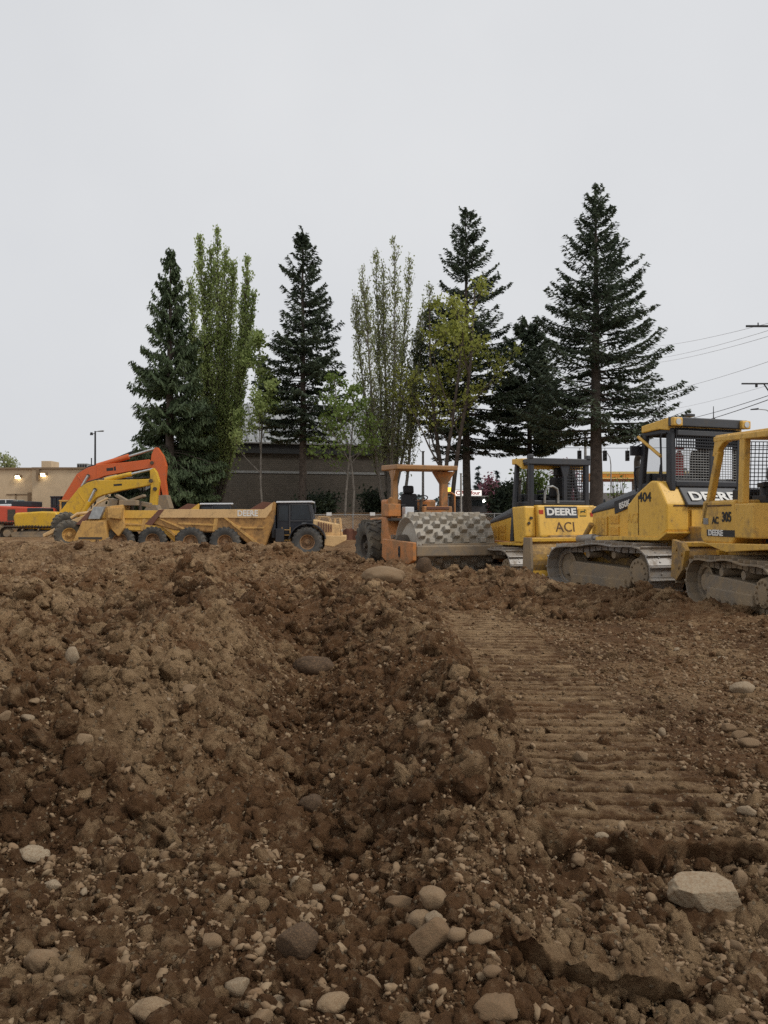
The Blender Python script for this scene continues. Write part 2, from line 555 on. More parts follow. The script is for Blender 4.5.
def lettering(text, size, mat, parent, loc, side, width=None, bold=0.012, slant=None, name='lettering'):
    cu = bpy.data.curves.new('lettering', 'FONT')
    cu.body = text
    cu.size = size
    cu.align_x = 'CENTER'
    cu.align_y = 'CENTER'
    cu.offset = bold * size
    cu.extrude = 0.004
    cu.resolution_u = 4
    t = bpy.data.objects.new('lettering_curve', cu)
    COL.objects.link(t)
    bpy.context.view_layer.update()
    dg = bpy.context.evaluated_depsgraph_get()
    me = bpy.data.meshes.new_from_object(t.evaluated_get(dg), depsgraph=dg)
    bpy.data.objects.remove(t)
    bpy.data.curves.remove(cu)
    me.name = name
    if width:
        xs = [v.co.x for v in me.vertices]
        w = max(xs) - min(xs)
        for v in me.vertices:
            v.co.x *= width / w
    me.materials.clear()
    me.materials.append(mat)
    o = bpy.data.objects.new(name, me)
    COL.objects.link(o)
    o.parent = parent
    rot = SIDES[side].to_4x4()
    if slant is not None:
        rot = slant.to_4x4() @ rot
    o.matrix_local = Matrix.Translation(loc) @ rot
    return o


# ------------------------------------------------------------------ terrain
PERM = rng.permutation(512).astype(np.int64)
GR = rng.uniform(0, 2 * PI, 512)
GX, GY = np.cos(GR), np.sin(GR)


def _h(i, j, s):
    return PERM[(PERM[(i + s * 57) & 511] + j) & 511]


def perlin(x, y, s=0):
    i, j = np.floor(x).astype(np.int64), np.floor(y).astype(np.int64)
    fx, fy = x - i, y - j
    u, v = fx * fx * fx * (fx * (fx * 6 - 15) + 10), fy * fy * fy * (fy * (fy * 6 - 15) + 10)

    def g(a, b):
        k = _h(i + a, j + b, s)
        return GX[k] * (fx - a) + GY[k] * (fy - b)
    n0 = g(0, 0) * (1 - u) + g(1, 0) * u
    n1 = g(0, 1) * (1 - u) + g(1, 1) * u
    return (n0 * (1 - v) + n1 * v) * 1.5


def lumps(x, y, s, rmin=0.25, rmax=0.62, keep=0.75):
    """rounded clods: one random half-ball per cell, height in units of the cell"""
    i, j = np.floor(x).astype(np.int64), np.floor(y).astype(np.int64)
    out = np.zeros_like(x)
    for a in (-1, 0, 1):
        for b in (-1, 0, 1):
            k = _h(i + a, j + b, s)
            k2 = PERM[(k + 91) & 511]
            k3 = PERM[(k2 + 37) & 511]
            k4 = PERM[(k3 + 11) & 511]
            dx = x - (i + a + 0.15 + 0.7 * k / 512)
            dy = y - (j + b + 0.15 + 0.7 * k2 / 512)
            r = (rmin + (rmax - rmin) * (k3 / 512) ** 2) * (k4 / 512 < keep)
            an = k4 * 0.37
            ca, sa = np.cos(an), np.sin(an)
            ex, ey = dx * ca + dy * sa, (dy * ca - dx * sa) * (1.0 + 0.7 * k / 512)
            d2 = ex * ex + ey * ey
            hgt = np.sqrt(np.maximum(0, r * r - d2)) * (0.45 + 0.5 * k2 / 512)
            out = np.maximum(out, hgt)
    return out


def polyline(x, y, pts):
    """distance to a polyline in plan, and the height / width values interpolated along it"""
    best = np.full_like(x, 1e9)
    hv, wv, sg = np.zeros_like(x), np.ones_like(x), np.zeros_like(x)
    for (ax, ay, ah, aw), (bx, by, bh, bw) in zip(pts[:-1], pts[1:]):
        dx, dy = bx - ax, by - ay
        t = np.clip(((x - ax) * dx + (y - ay) * dy) / (dx * dx + dy * dy), 0, 1)
        px, py = ax + t * dx - x, ay + t * dy - y
        d = np.sqrt(px * px + py * py)
        k = d < best
        best = np.where(k, d, best)
        hv = np.where(k, ah + t * (bh - ah), hv)
        wv = np.where(k, aw + t * (bw - aw), wv)
    return best, hv, wv


def ss(a, b, x):
    t = np.clip((x - a) / (b - a), 0, 1)
    return t * t * (3 - 2 * t)


# plan features: (x, y, height, half width)
LEFT_RIDGE = [(-2.5, 3.9, 0.12, 0.45), (-2.05, 4.2, 0.50, 0.60), (-1.68, 5.0, 0.62, 0.70), (-1.68, 7.0, 0.60, 0.76), (-1.90, 8.8, 0.54, 0.82), (-2.5, 11.0, 0.42, 1.2), (-3.6, 15, 0.35, 1.5)]
TROUGH = [(0.1, 2.6, -0.02, 0.25), (-0.26, 3.6, -0.10, 0.28), (-0.44, 4.8, -0.22, 0.26), (-0.64, 7.0, -0.24, 0.30), (-0.90, 9.6, -0.20, 0.42), (-2.0, 14.0, -0.03, 0.7)]
BERM = [(0.28, 2.75, 0.10, 0.26), (0.40, 3.3, 0.19, 0.30), (0.52, 4.2, 0.24, 0.34), (0.50, 5.6, 0.30, 0.36), (0.42, 7.2, 0.32, 0.40), (0.10, 10.0, 0.28, 0.5), (-0.7, 15.0, 0.22, 0.8)]
FAR_BERM = [(-14, 21.5, 0.50, 2.2), (-8, 21.5, 0.62, 2.4), (-4, 20.5, 0.56, 2.4), (-1.6, 19.0, 0.44, 2.0), (-0.4, 17.3, 0.36, 1.3), (1.6, 16.2, 0.36, 1.0), (3.0, 13.6, 0.30, 0.7), (4.0, 12.3, 0.24, 0.55), (4.6, 10.6, 0.16, 0.5), (5.2, 9.6, 0.12, 0.6), (9, 8.8, 0.12, 0.6)]
MOUNDS = [(-3.1, 5.9, 0.34, 0.55, 0.6), (-4.4, 8.2, 0.42, 0.9, 0.8), (-5.5, 11.5, 0.45, 1.3, 0.9), (-3.6, 9.8, 0.22, 0.7, 0.7), (-7.5, 14.5, 0.45, 1.6, 1.2), (-4.6, 14.0, 0.30, 1.0, 0.8),
          (-2.75, 5.0, -0.26, 0.42, 0.5), (-3.0, 7.0, -0.30, 0.6, 0.45), (-4.4, 9.8, -0.28, 1.0, 0.5), (-3.0, 12.4, -0.25, 1.2, 0.6), (-2.9, 4.2, 0.16, 0.4, 0.35), (-1.0, 12.5, 0.16, 0.9, 0.8), (2.6, 14.8, 0.14, 0.8, 0.5)]
PROF_Y = [0, 3, 6, 12, 16, 20, 24, 28, 36, 44, 50, 56, 61, 66, 90, 400, 4000]
PROF_L = [-0.08, -0.04, 0.0, 0.08, 0.15, 0.18, 0.10, -0.15, -0.42, -0.42, 0.1, 0.35, 1.4, 1.9, 1.9, 1.9, 1.9]
PROF_R = [-0.08, -0.05, 0.0, 0.06, 0.02, -0.18, -0.30, -0.36, -0.42, -0.42, 0.1, 0.35, 1.4, 1.9, 1.9, 1.9, 1.9]


def track_mask(x, y):
    e = 0.06 * perlin(y * 2.3, y * 0 + 3.1, 5)
    cx = 1.27 + 0.012 * (y - 4) + e * 0.4
    half = 0.50 + 0.05 * perlin(y * 3.1, y * 0 + 9.2, 6)
    m = ss(half + 0.05, half - 0.05, np.abs(x - cx))
    return m * ss(3.68, 3.76, y + 0.10 * perlin(x * 3.0, y * 0 + 1.7, 8)) * ss(12.8, 10.8, y)


def ledges(x):
    """the broken edge of the packed pad (first pair) and the hollow lip nearer the camera"""
    e1 = 3.70 + 0.09 * perlin(x * 2.6, x * 0 + 2.2, 9) + 0.035 * perlin(x * 11, x * 0 + 4.2, 10) + 0.05 * ss(1.9, 3.2, x)
    s1 = ss(0.55, 0.80, x) * (0.55 + 0.45 * ss(-0.35, 0.0, perlin(x * 4.1, x * 0 + 6.1, 15)))
    e2 = 2.74 + 0.06 * perlin(x * 3.1 + 4, x * 0 + 7.7, 12) + 0.03 * perlin(x * 12, x * 0 + 1.1, 13)
    s2 = ss(0.34, 0.46, x) * ss(1.15, 0.90, x)
    return e1, s1, e2, s2


def H(x, y):
    x = np.asarray(x, dtype=np.float64)
    y = np.asarray(y, dtype=np.float64)
    wx = x + 0.12 * perlin(x * 1.3, y * 1.3, 1) + 0.03 * perlin(x * 5, y * 5, 2)
    wy = y + 0.12 * perlin(x * 1.3 + 7, y * 1.3, 3) + 0.03 * perlin(x * 5 + 3, y * 5, 4)
    side = ss(-1.5, 2.5, x)
    h = np.interp(y, PROF_Y, PROF_L) * (1 - side) + np.interp(y, PROF_Y, PROF_R) * side
    d, hv, wv = polyline(wx, wy, LEFT_RIDGE)
    lr = np.exp(-(d / wv) ** 2 * 1.2)
    h = h + hv * (0.35 * np.exp(-(d / wv) ** 2 * 2.5) + 0.65 * np.maximum(0, 1 - d / wv / 1.15))
    d, hv, wv = polyline(wx, wy, TROUGH)
    h = h + hv * np.exp(-(d / wv) ** 2)
    d, hv, wv = polyline(wx, wy, BERM)
    tm = track_mask(x, y)
    bm = np.exp(-(d / wv) ** 2) * (1 - 0.85 * tm)
    h = h + hv * bm
    d, hv, wv = polyline(wx, wy, FAR_BERM)
    fb = np.exp(-(d / wv) ** 2)
    h = h + hv * fb
    for (mx, my, mh, mr, ms) in MOUNDS:
        h = h + mh * np.exp(-(((wx - mx) / mr) ** 2 + ((wy - my) / ms) ** 2))
    # the broken edge of the packed pad in front of the track, and the ledge nearer the camera
    e1, s1, e2, s2 = ledges(x)
    s1e = s1 * (1 - 0.5 * ss(2.3, 3.0, x))
    h = h - s1e * 0.085 * (1 - ss(e1 - 0.015, e1 + 0.02, y)) * (0.45 + 0.55 * ss(e1 - 0.9, e1 - 0.05, y))
    h = h - s1e * 0.06 * np.exp(-((y - (e1 - 0.05)) / 0.045) ** 2)
    h = h + s1e * 0.022 * np.exp(-((y - (e1 + 0.05)) / 0.06) ** 2) * (1 - 0.6 * tm)
    h = h - s2 * 0.075 * (1 - ss(e2 - 0.015, e2 + 0.02, y)) * ss(1.9, 2.5, y)
    h = h + s2 * 0.015 * np.exp(-((y - (e2 + 0.07)) / 0.08) ** 2)
    h = h - s2 * 0.07 * np.exp(-((y - (e2 - 0.07)) / 0.055) ** 2)
    lip = s2 * np.exp(-((y - e2) / 0.16) ** 2)
    h = h + lip * (0.035 * perlin(x * 9, y * 9, 47) + 0.02 * perlin(x * 23, y * 23, 48))
    e3 = 3.95 + 0.18 * perlin(x * 2.2, x * 0 + 8.8, 14)
    s3 = ss(-2.6, -2.2, x) * ss(-1.35, -1.75, x)
    h = h - s3 * 0.07 * (1 - ss(e3 - 0.10, e3 + 0.06, y)) * ss(3.2, 3.7, y)
    # roughness
    far = ss(46, 20, y) * 0.9 + 0.1
    wild = np.clip(0.45 + 0.25 * lr + 0.50 * bm + 0.55 * fb * (1 - 0.6 * ss(2, 3.5, x) * ss(11, 10, y)) + 0.6 * ss(-1.2, -2.6, x), 0, 1.4)
    wild = wild * (1 - 0.42 * ss(4.0, 3.2, y)) * (1 - 0.15 * ss(3.2, 2.6, y))
    calm = 1 - 0.88 * tm
    flat = 1 - 0.74 * ss(0.75, 1.2, x) * ss(12.5, 9.5, y) * ss(3.6, 4.2, y)
    wild = wild * calm * flat * far
    sp = 0.0042 * y + 0.0025

    def on(lam):
        return np.clip((lam / sp - 2.2) / 2.0, 0, 1)

    def crag(f, s_):
        """sharp broken lumps: billow noise warped by itself"""
        a = perlin(x * f, y * f, s_)
        b = perlin(x * f * 1.7 + 3 * a, y * f * 1.7 + 5, s_ + 1)
        return np.abs(a + 0.5 * b) * 1.4 - 0.45
    h = h + wild * (0.12 * perlin(x * 0.9, y * 0.9, 21) + 0.07 * perlin(x * 2.1, y * 2.1, 22))
    h = h + wild * 0.085 * crag(1.6, 23)
    h = h + wild * 0.088 * crag(3.9, 25) * on(0.24)
    h = h + (wild * 0.95 + 0.06) * 0.060 * crag(8.7, 27) * on(0.11)
    h = h + (wild * 0.9 + 0.12 + 0.14 * tm) * 0.038 * crag(19, 29) * on(0.05)
    h = h + (wild + 0.16 + 0.25 * tm) * 0.020 * crag(41, 31) * on(0.024)
    cl = np.clip(wild + 0.10, 0, 1)
    jx, jy = x + 0.016 * perlin(x * 24, y * 24, 35), y + 0.016 * perlin(x * 24 + 9, y * 24, 36)
    h = h + cl * 0.12 * lumps(jx / 0.22, jy / 0.22, 31, keep=0.14) * on(0.2)
    h = h + cl * 0.075 * lumps(jx / 0.085, jy / 0.085, 32, keep=0.40) * on(0.085)
    h = h + (cl * 0.9 + 0.1) * 0.036 * lumps(jx / 0.036, jy / 0.036, 33, keep=0.6) * on(0.036)
    # cleat prints
    bar, br, b2, t2 = cleats(x, y)
    h = h + tm * (0.075 * (bar - 0.8) * br - 0.006)
    h = h + t2 * 0.035 * (bar - 0.6) * b2
    return h


def cleats(x, y):
    ph = y / 0.185 + 0.025 * perlin(x * 1.2, y * 1.2, 41) + 0.05 * x + 0.025 * perlin(x * 16, y * 16, 45)
    sw = np.abs((ph % 1.0) - 0.5) * 2
    bar = ss(0.16, 0.30, sw)
    br = ss(-0.85, -0.45, perlin(x * 2.4, y * 3.2, 42)) * (0.80 + 0.20 * ss(-0.35, 0.1, perlin(x * 6, y * 9, 43)))
    t2 = ss(0.50, 0.40, np.abs(x - 3.25 - 0.10 * (y - 6))) * ss(5.0, 5.6, y) * ss(11.5, 9.5, y)
    return bar, br, ss(-0.1, 0.25, perlin(x * 1.7 + 9, y * 2.2, 44)), t2


def dryness_and_shade(x, y):
    """dried tan crust, plus painted light on faces and shade in hollows and grooves (0 moist .. 1 dry)"""
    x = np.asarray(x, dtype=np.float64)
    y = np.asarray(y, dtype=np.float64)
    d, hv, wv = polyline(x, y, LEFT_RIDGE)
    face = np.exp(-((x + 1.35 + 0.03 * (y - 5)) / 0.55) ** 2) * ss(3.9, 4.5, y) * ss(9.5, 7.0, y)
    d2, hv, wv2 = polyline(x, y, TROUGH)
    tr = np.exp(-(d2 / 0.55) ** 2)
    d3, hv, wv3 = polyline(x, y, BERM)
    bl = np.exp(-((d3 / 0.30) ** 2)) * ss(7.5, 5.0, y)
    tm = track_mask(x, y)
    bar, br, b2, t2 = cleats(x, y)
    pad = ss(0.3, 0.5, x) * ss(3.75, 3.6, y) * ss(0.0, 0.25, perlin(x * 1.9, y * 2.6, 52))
    v = 0.06 + 0.34 * face - 0.36 * tr + 0.14 * bl + tm * (1.35 * bar * br - 0.95) + 0.25 * t2 * bar * b2 + 0.35 * pad  # lit ridge face painted pale, trough and cleat grooves painted dark like shade
    v = v - 0.28 * ss(-1.35, -1.75, x) * ss(4.7, 4.1, y) - 0.35 * np.exp(-((x + 2.75) / 0.6) ** 2 - ((y - 5.1) / 0.6) ** 2) - 0.3 * np.exp(-((x + 3.0) / 0.8) ** 2 - ((y - 7.0) / 0.5) ** 2) - 0.3 * np.exp(-((x + 4.2) / 1.2) ** 2 - ((y - 9.8) / 0.6) ** 2)  # shade painted on the mound's front and in the hollows behind the ridge
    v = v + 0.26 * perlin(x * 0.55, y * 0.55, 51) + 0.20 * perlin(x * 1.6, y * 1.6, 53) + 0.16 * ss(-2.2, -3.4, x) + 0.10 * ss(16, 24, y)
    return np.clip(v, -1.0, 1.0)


def hz(x, y):
    return float(H(np.array([x]), np.array([y]))[0])


def rough_hz(x, y, r=0.4):
    a = np.linspace(0, 2 * PI, 9)[:-1]
    return float(np.mean(H(x + r * np.cos(a), y + r * np.sin(a))))


def on_ground(px, py, ymin=1.6, ymax=60):
    """ground point seen at an image position"""
    t = np.geomspace(ymin, ymax, 2600)
    X = (px - 384) / F * t
    Z = EYE + (HZ - py) / F * t
    g = H(X, t)
    k = np.nonzero(Z <= g)[0]
    k = k[0] if len(k) else len(t) - 1
    return float(X[k]), float(t[k]), float(g[k])


def make_ground():
    near = np.geomspace(1.0, 30, 1350)
    mid = np.geomspace(30, 110, 130)[1:]
    fr = np.geomspace(110, 4000, 24)[1:]
    ys = np.concatenate([near, mid, fr])
    nu = 1150
    u = np.linspace(-1, 1, nu)
    hw = 0.66 * ys + 0.9
    hw[ys > 110] *= 1.0 + (ys[ys > 110] - 110) / 900
    X = hw[:, None] * u[None, :]
    far_hw = hw * 1.35 + 7.0
    tt = (np.linspace(0, 1, 61)[1:]) ** 1.5
    side = hw[:, None] + (far_hw - hw)[:, None] * tt[None, :]
    X = np.concatenate([-side[:, ::-1], X, side], 1)
    nu = X.shape[1]
    Y = np.repeat(ys[:, None], nu, 1)
    Z = H(X.ravel(), Y.ravel()).reshape(X.shape)
    # undercut lips: the crust overhangs its own foot
    e1, s1, e2, s2 = ledges(X.ravel())
    e1, s1, e2, s2 = (q_.reshape(X.shape) for q_ in (e1, s1, e2, s2))
    Yw = Y - s1 * 0.055 * np.exp(-((Y - (e1 + 0.022)) / 0.028) ** 2) + s1 * 0.05 * np.exp(-((Y - (e1 - 0.045)) / 0.03) ** 2)
    Yw = Yw - s2 * 0.09 * np.exp(-((Y - (e2 + 0.03)) / 0.04) ** 2) + s2 * 0.07 * np.exp(-((Y - (e2 - 0.06)) / 0.04) ** 2)
    dr = dryness_and_shade(X.ravel(), Y.ravel())
    V = np.stack([X, Yw, Z], -1).reshape(-1, 3)
    n = len(ys)
    idx = np.arange(n * nu).reshape(n, nu)
    Q = np.stack([idx[:-1, :-1], idx[:-1, 1:], idx[1:, 1:], idx[1:, :-1]], -1).reshape(-1, 4)
    o = np_mesh('ground', V, Q, M['soil'], smooth=True, dry_lit=dr)
    tag(o, kind='structure')
    return o


make_ground()
# a strip of the same soil round the camera's feet, below the sheet's near edge
bk = np_mesh('ground', [(-60, -60, -0.35), (60, -60, -0.35), (60, 1.6, -0.35), (-60, 1.6, -0.35)], [(0, 1, 2, 3)], M['soil'])
tag(bk, kind='structure')


# ------------------------------------------------------------------ shared machine pieces
def wheel(parent, c, r, w, rubber, rim_mat, name='wheel', lean=0.0, steer=0.0, lugs=22):
    """wheel turning about local y at c: tyre and rim are sub-parts"""
    hub = MB()
    hub.cyl((0, -w * 0.30, 0), (0, w * 0.30, 0), r * 0.20, n=16)
    hub.cyl((0, -w * 0.44, 0), (0, w * 0.44, 0), r * 0.11, n=12)
    h = hub.build(name, rim_mat, parent, loc=c, smooth=True)
    h.rotation_euler = (lean, 0, steer)
    b = MB()
    y = w / 2
    prof = [(-y * 0.80, r * 0.48), (-y * 0.98, r * 0.58), (-y * 1.04, r * 0.78), (-y * 0.98, r * 0.90), (-y * 0.84, r * 0.955), (0, r * 0.965),
            (y * 0.84, r * 0.955), (y * 0.98, r * 0.90), (y * 1.04, r * 0.78), (y * 0.98, r * 0.58), (y * 0.80, r * 0.48), (-y * 0.80, r * 0.48)]
    b.lathe_y((0, 0, 0), prof, 44)
    for s in (-1, 1):
        for i in range(lugs):
            a = 2 * PI * (i + (0.5 if s > 0 else 0)) / lugs
            m = Matrix.Rotation(-a, 3, 'Y') @ Matrix.Rotation(s * 0.5, 3, 'X')
            rr = r * 0.965
            b.box((rr * math.cos(a), s * w * 0.25, rr * math.sin(a)), (r * 0.085, w * 0.46, r * 0.12), m)
            b.box((r * 0.90 * math.cos(a), s * y * 0.96, r * 0.90 * math.sin(a)), (r * 0.12, w * 0.08, r * 0.11), Matrix.Rotation(-a, 3, 'Y'))
    b.build('tyre', rubber, h, smooth=True)
    k = MB()
    for s in (-1, 1):
        k.lathe_y((0, 0, 0), [(s * y * 0.86, r * 0.49), (s * y * 0.82, r * 0.44), (s * y * 0.35, r * 0.40), (s * y * 0.22, r * 0.16)], 28)
        for i in range(10):
            a = 2 * PI * i / 10
            k.cyl((r * 0.36 * math.cos(a), s * y * 0.42, r * 0.36 * math.sin(a)), (r * 0.36 * math.cos(a), s * y * 0.52, r * 0.36 * math.sin(a)), r * 0.03, n=6)
    k.build('rim', rim_mat, h, smooth=True)
    return h


def oval(xf, zf, rf, xr, zr, rr, ztop=None, sag=0.0, n=12):
    """closed track path in (x, z): front idler, rear sprocket, sagging top run"""
    P = []
    for i in range(n + 1):
        a = -PI / 2 + PI * i / n
        P.append((xf + rf * math.cos(a), zf + rf * math.sin(a)))
    zt0, zt1 = zf + rf, zr + rr
    m = 14
    for i in range(1, m):
        t = i / m
        roll = abs(math.sin(2 * PI * t))
        z = zt0 + (zt1 - zt0) * t
        if ztop is not None:
            z += (ztop - max(zt0, zt1)) * math.sin(PI * t)
        z -= sag * (1 - abs(math.cos(2 * PI * t))) * 0.9
        P.append((xf + (xr - xf) * t, z))
    for i in range(n + 1):
        a = PI / 2 + PI * i / n
        P.append((xr + rr * math.cos(a), zr + rr * math.sin(a)))
    return P


def resample(P, step):
    P = P + [P[0]]
    L = [0]
    for a, b in zip(P[:-1], P[1:]):
        L.append(L[-1] + math.hypot(b[0] - a[0], b[1] - a[1]))
    n = max(8, int(round(L[-1] / step)))
    out = []
    for i in range(n):
        s = L[-1] * i / n
        k = max(j for j in range(len(L)) if L[j] <= s + 1e-9)
        k = min(k, len(P) - 2)
        t = (s - L[k]) / max(1e-9, L[k + 1] - L[k])
        out.append((P[k][0] + t * (P[k + 1][0] - P[k][0]), P[k][1] + t * (P[k + 1][1] - P[k][1])))
    return out, L[-1] / n


def track(parent, path, y, w, pitch=0.19, mat=None, frame=None, idlers=(), z0=0.05):
    """one crawler track: shoes and links; its idler, sprocket and roller frame are sub-parts"""
    pts, st = resample(path, pitch)
    n = len(pts)
    b = MB()
    for i in range(n):
        a, c = pts[i], pts[(i + 1) % n]
        mx, mz = (a[0] + c[0]) / 2, (a[1] + c[1]) / 2
        dx, dz = c[0] - a[0], c[1] - a[1]
        l = math.hypot(dx, dz)
        t = Vector((dx / l, 0, dz / l))
        nn = Vector((t.z, 0, -t.x))          # outward for a counter-clockwise path seen from -y
        m = Matrix((t, Vector((0, 1, 0)), nn)).transposed()
        b.box((mx, y, mz), (l * 0.985, w, 0.028), m)
        g = Vector((mx, y, mz)) + nn * 0.038 - t * (l * 0.36)
        b.box(tuple(g), (0.024, w * 0.995, 0.060), m)
        for s in (-1, 1):
            lk = Vector((mx, y + s * 0.11, mz)) - nn * 0.075
            b.box(tuple(lk), (l * 0.8, 0.045, 0.10), m)
        for bx in (-0.2, 0.2):
            for by in (-0.13, 0.13):
                q = Vector((mx, y + by, mz)) + nn * 0.02 + t * (bx * l)
                b.box(tuple(q), (0.026, 0.03, 0.022), m)
    tr = b.build('track', mat or M['track_steel'], parent, bevel=0.004, seg=1)
    (xf, zf, rf, xr, zr, rr) = idlers
    k = MB()
    k.lathe_y((xf, y, zf), [(-0.16, 0), (-0.16, rf * 0.35), (-0.09, rf * 0.45), (-0.09, rf * 0.72), (-0.14, rf * 0.78), (-0.14, rf - 0.12), (0.14, rf - 0.12), (0.14, rf * 0.78), (0.09, rf * 0.72), (0.09, rf * 0.45), (0.16, rf * 0.35), (0.16, 0)], 28)
    k.build('idler', frame, tr, smooth=True)
    k = MB()
    k.lathe_y((xr, y, zr), [(-0.24, 0), (-0.24, rr * 0.5), (-0.12, rr * 0.62), (-0.05, rr * 0.8), (-0.05, rr - 0.13), (0.05, rr - 0.13), (0.05, rr * 0.8), (0.12, rr * 0.66), (0.26, rr * 0.55), (0.28, rr * 0.3), (0.28, 0)], 28)
    for i in range(13):
        a = 2 * PI * i / 13
        k.box((xr + (rr - 0.12) * math.cos(a), y, zr + (rr - 0.12) * math.sin(a)), (0.10, 0.08, 0.07), Matrix.Rotation(-a, 3, 'Y'))
    for i in range(12):
        a = 2 * PI * i / 12
        k.cyl((xr + rr * 0.42 * math.cos(a), y + 0.25, zr + rr * 0.42 * math.sin(a)), (xr + rr * 0.42 * math.cos(a), y + 0.30, zr + rr * 0.42 * math.sin(a)), 0.02, n=6)
    k.build('sprocket', frame, tr, smooth=True)
    k = MB()
    top = min(zf, zr) + 0.10
    k.prism([(xr + rr * 0.75, z0 + 0.16), (xf - rf * 0.5, z0 + 0.16), (xf - rf * 0.2, zf), (xf - rf * 0.7, top + 0.04), (xr + rr * 0.95, top), (xr + rr * 0.55, zr)], y - 0.20, y + 0.20)
    k.prism([(xr + rr * 0.9, z0 + 0.12), (xf - rf * 0.6, z0 + 0.12), (xf - rf * 0.65, z0 + 0.30), (xr + rr * 0.95, z0 + 0.30)], y - 0.24, y + 0.24)
    k.build('roller_frame', frame, tr, bevel=0.02)
    nr = 6
    for i in range(nr):
        x = xr + rr * 0.9 + (xf - rf * 0.6 - xr - rr * 0.9) * (i + 0.5) / nr
        q = MB()
        q.lathe_y((x, y, z0 + 0.13), [(-0.25, 0), (-0.25, 0.07), (-0.19, 0.10), (0.19, 0.10), (0.25, 0.07), (0.25, 0)], 16)
        q.build('roller', frame, tr, smooth=True)
    for t in (0.33, 0.67):
        x = xf + (xr - xf) * t
        zt = min(p[1] for p in pts if abs(p[0] - x) < 0.15 and p[1] > zf)
        q = MB()
        q.cyl((x, y - 0.10, zt - 0.17), (x, y + 0.20, zt - 0.17), 0.065, n=14)
        q.cyl((x, y - 0.15, zt - 0.17), (x, y - 0.30, zt - 0.26), 0.05, n=10)
        q.build('carrier_roller', frame, tr, smooth=True)
    return tr


def grid_screen(parent, P00, P10, P01, P11, nx, ny, r, mat, name='mesh_guard'):
    """woven wire guard spanning four corners (bilinear)"""
    a, b, c, d = (Vector(p) for p in (P00, P10, P01, P11))

    def at(u, v):
        return (a * (1 - u) + b * u) * (1 - v) + (c * (1 - u) + d * u) * v
    m = MB()
    for i in range(nx + 1):
        m.tube([at(i / nx, 0), at(i / nx, 1)], r, 4)
    for j in range(ny + 1):
        m.tube([at(0, j / ny), at(1, j / ny)], r, 4)
    return m.build(name, mat, parent)


def seat(parent, x, y, z, s=1.0, face=1, mat=None):
    m = MB()
    m.box((x, y, z), (0.50 * s, 0.50 * s, 0.14 * s))
    o = m.build('seat', mat or M['seat_black'], parent, bevel=0.04)
    k = MB()
    k.box((x - face * 0.27 * s, y, z + 0.30 * s), (0.13 * s, 0.50 * s, 0.52 * s), Matrix.Rotation(-face * 0.12, 3, 'Y'))
    k.build('backrest', mat or M['seat_black'], o, bevel=0.05)
    k = MB()
    k.box((x - face * 0.33 * s, y, z + 0.68 * s), (0.11 * s, 0.34 * s, 0.24 * s), Matrix.Rotation(-face * 0.12, 3, 'Y'))
    k.build('headrest', mat or M['seat_black'], o, bevel=0.05)
    for sy in (-1, 1):
        k = MB()
        k.box((x + face * 0.02 * s, y + sy * 0.33 * s, z + 0.20 * s), (0.36 * s, 0.09 * s, 0.07 * s))
        k.box((x - face * 0.15 * s, y + sy * 0.33 * s, z + 0.07 * s), (0.07 * s, 0.05 * s, 0.24 * s))
        k.build('armrest', mat or M['seat_black'], o, bevel=0.015)
    k = MB()
    k.box((x, y, z - 0.22 * s), (0.34 * s, 0.34 * s, 0.32 * s))
    k.build('seat_base', M['muddy_dark'], o, bevel=0.02)
    return o


